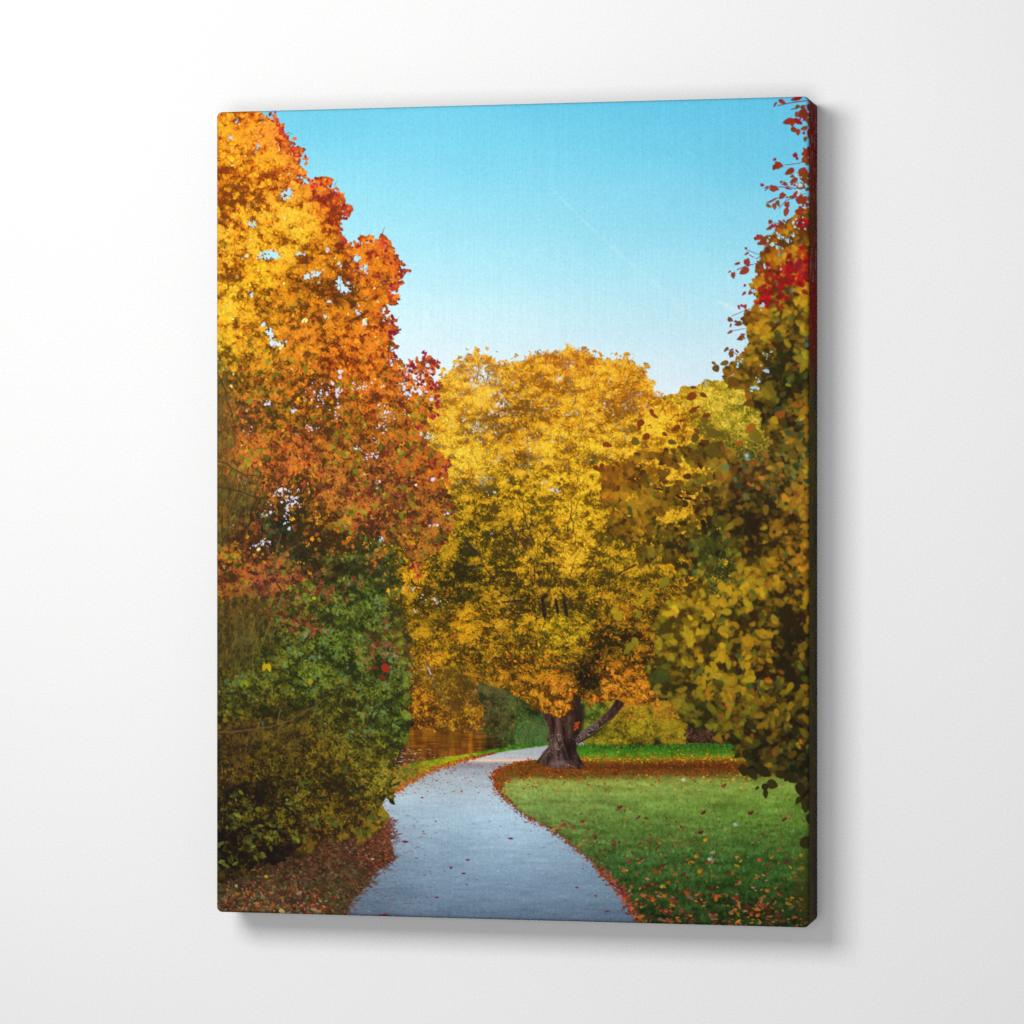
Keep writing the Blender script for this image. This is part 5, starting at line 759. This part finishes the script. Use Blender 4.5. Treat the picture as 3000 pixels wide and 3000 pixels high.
# the right side carries on the red and dark foliage of the picture
zz = (0.5 - P[:, 1] / HS) * TH; rows_r = np.nonzero((N[:, 0] > .7))[0]
srow = np.clip(zz[rows_r], 0, TH - 1).astype(int); nst = len(st)
streak = np.stack([noise(26, 26, 2)[srow, 300 + 3 * k] for k in range(nst)], 1); fine_s = noise(7, 40, 2)[srow][:, 200:200 + nst * 4:4]
hue_s = np.stack([noise(40, 60, 2)[srow, 500 + 2 * k] for k in range(nst)], 1)
tone = np.clip(.42 + .30 * fine_s + .16 * streak, 0, 1)[..., None]
f = srow / TH; kf = [0, .06, .14, .24, .30, .36, 1.0]
def keyed(c): return np.stack([np.interp(f, kf, [q[i] for q in c]) for i in range(3)], -1)[:, None, :]
dkc = keyed([(70, 6, 8), (64, 6, 6), (52, 18, 6), (70, 12, 8), (60, 10, 8), (22, 18, 6), (16, 13, 6)])
ltc = keyed([(170, 16, 16), (176, 30, 14), (150, 74, 14), (190, 30, 16), (180, 60, 18), (104, 92, 24), (72, 62, 20)])
sc_ = dkc + (ltc - dkc) * tone
sc_ = np.where((hue_s > 1.3)[..., None] & (f[:, None, None] > .36), sc_ * np.array([1.25, .92, .6]), sc_)
spk = (fine_s > 1.75) & (f[:, None] < .22); sc_[spk] = (120, 176, 200)
wgt = np.clip((st[:, 2] - 0.0005) / 0.003, 0, 1)[None, :, None]
ecol[rows_r] = ecol[rows_r] * (1 - wgt) + np.clip(2.6 * srgb_to_linear(np.clip(sc_, 0, 255)), 0, .9) * wgt
edge_obj = mesh_from_grid('wrapped_edge', ev.reshape(-1, 3), len(P), len(st), ecol.reshape(-1, 3), True, MAT, root)
edge_obj['label'] = 'narrow fabric edge with the picture mirrored round the side'

# ---- painted wall
def wall_material():
    m, nt, bs = nodes_of('white_wall_paint')
    ob = add(nt, 'ShaderNodeTexCoord').outputs['Object']
    fine = noise_node(nt, ob, (620, 620, 620), 3, .65); soft = noise_node(nt, ob, (9, 9, 9), 3)
    s = math_node(nt, 'MULTIPLY', fine, 0.19); s2 = math_node(nt, 'MULTIPLY', soft, 0.02)
    s = math_node(nt, 'ADD', s, s2); s = math_node(nt, 'ADD', s, 0.792)
    cb = add(nt, 'ShaderNodeCombineColor')
    for k in range(3): nt.links.new(s, cb.inputs[k])
    nt.links.new(cb.outputs[0], bs.inputs['Base Color'])
    bs.inputs['Roughness'].default_value = 0.9; bs.inputs['Specular IOR Level'].default_value = 0.1
    bp = add(nt, 'ShaderNodeBump'); bp.inputs['Strength'].default_value = 0.10; bp.inputs['Distance'].default_value = 0.0006
    nt.links.new(fine, bp.inputs['Height']); nt.links.new(bp.outputs[0], bs.inputs['Normal'])
    return m
me = bpy.data.meshes.new('wall')
me.from_pydata([(-3, 0, -1.6), (3, 0, -1.6), (3, 0, 1.6), (-3, 0, 1.6)], [], [(0, 1, 2, 3)])
me.materials.append(wall_material())
wall = bpy.data.objects.new('wall', me); col.objects.link(wall); wall['kind'] = 'structure'
wall['label'] = 'plain white painted wall'

# ---- light: large soft lamp high on the left, added frontal fill, grey room light around
lamp = bpy.data.lights.new('softbox_lamp', 'AREA'); lamp.shape = 'RECTANGLE'; lamp.size = LAMP_W; lamp.size_y = LAMP_H; lamp.energy = LAMP_E; lamp.color = (1, .997, .99)
lo_ = bpy.data.objects.new('softbox_lamp', lamp); col.objects.link(lo_); lo_.location = LAMP_P
lo_.rotation_euler = (Vector((0.0, 0, 0)) - Vector(LAMP_P)).to_track_quat('-Z', 'Y').to_euler()
fill = bpy.data.lights.new('fill_lamp', 'AREA'); fill.shape = 'SQUARE'; fill.size = 1.1; fill.energy = FILL_E  # unseen fill from the front, added to lift the canvas shadow on the wall
fo_ = bpy.data.objects.new('fill_lamp', fill); col.objects.link(fo_); fo_.location = (0.25, -3.0, -0.32)
fo_.rotation_euler = (Vector((0.0, 0, 0)) - fo_.location).to_track_quat('-Z', 'Y').to_euler()
wd = bpy.data.worlds.new('World'); scene.world = wd; wd.use_nodes = True
bg = wd.node_tree.nodes['Background']; bg.inputs[0].default_value = (1, 1, 1, 1); bg.inputs[1].default_value = AMBIENT

# ---- camera
cam = bpy.data.cameras.new('camera'); cam.sensor_width = 36.0; cam.lens = 36.0 * FPX / 3000.0; cam.clip_end = 100
co = bpy.data.objects.new('camera', cam); col.objects.link(co)
co.location = (DD * SA * HS, -DEPTH - DD * CA * HS, 0)
co.rotation_euler = Vector((-SA, CA, 0)).to_track_quat('-Z', 'Y').to_euler()
scene.camera = co
scene.view_settings.view_transform = 'Standard'; scene.view_settings.look = 'None'; scene.view_settings.exposure = 0; scene.view_settings.gamma = 1
scene.cycles.max_bounces = 4; scene.cycles.diffuse_bounces = 0
scene.cycles.use_denoising = False
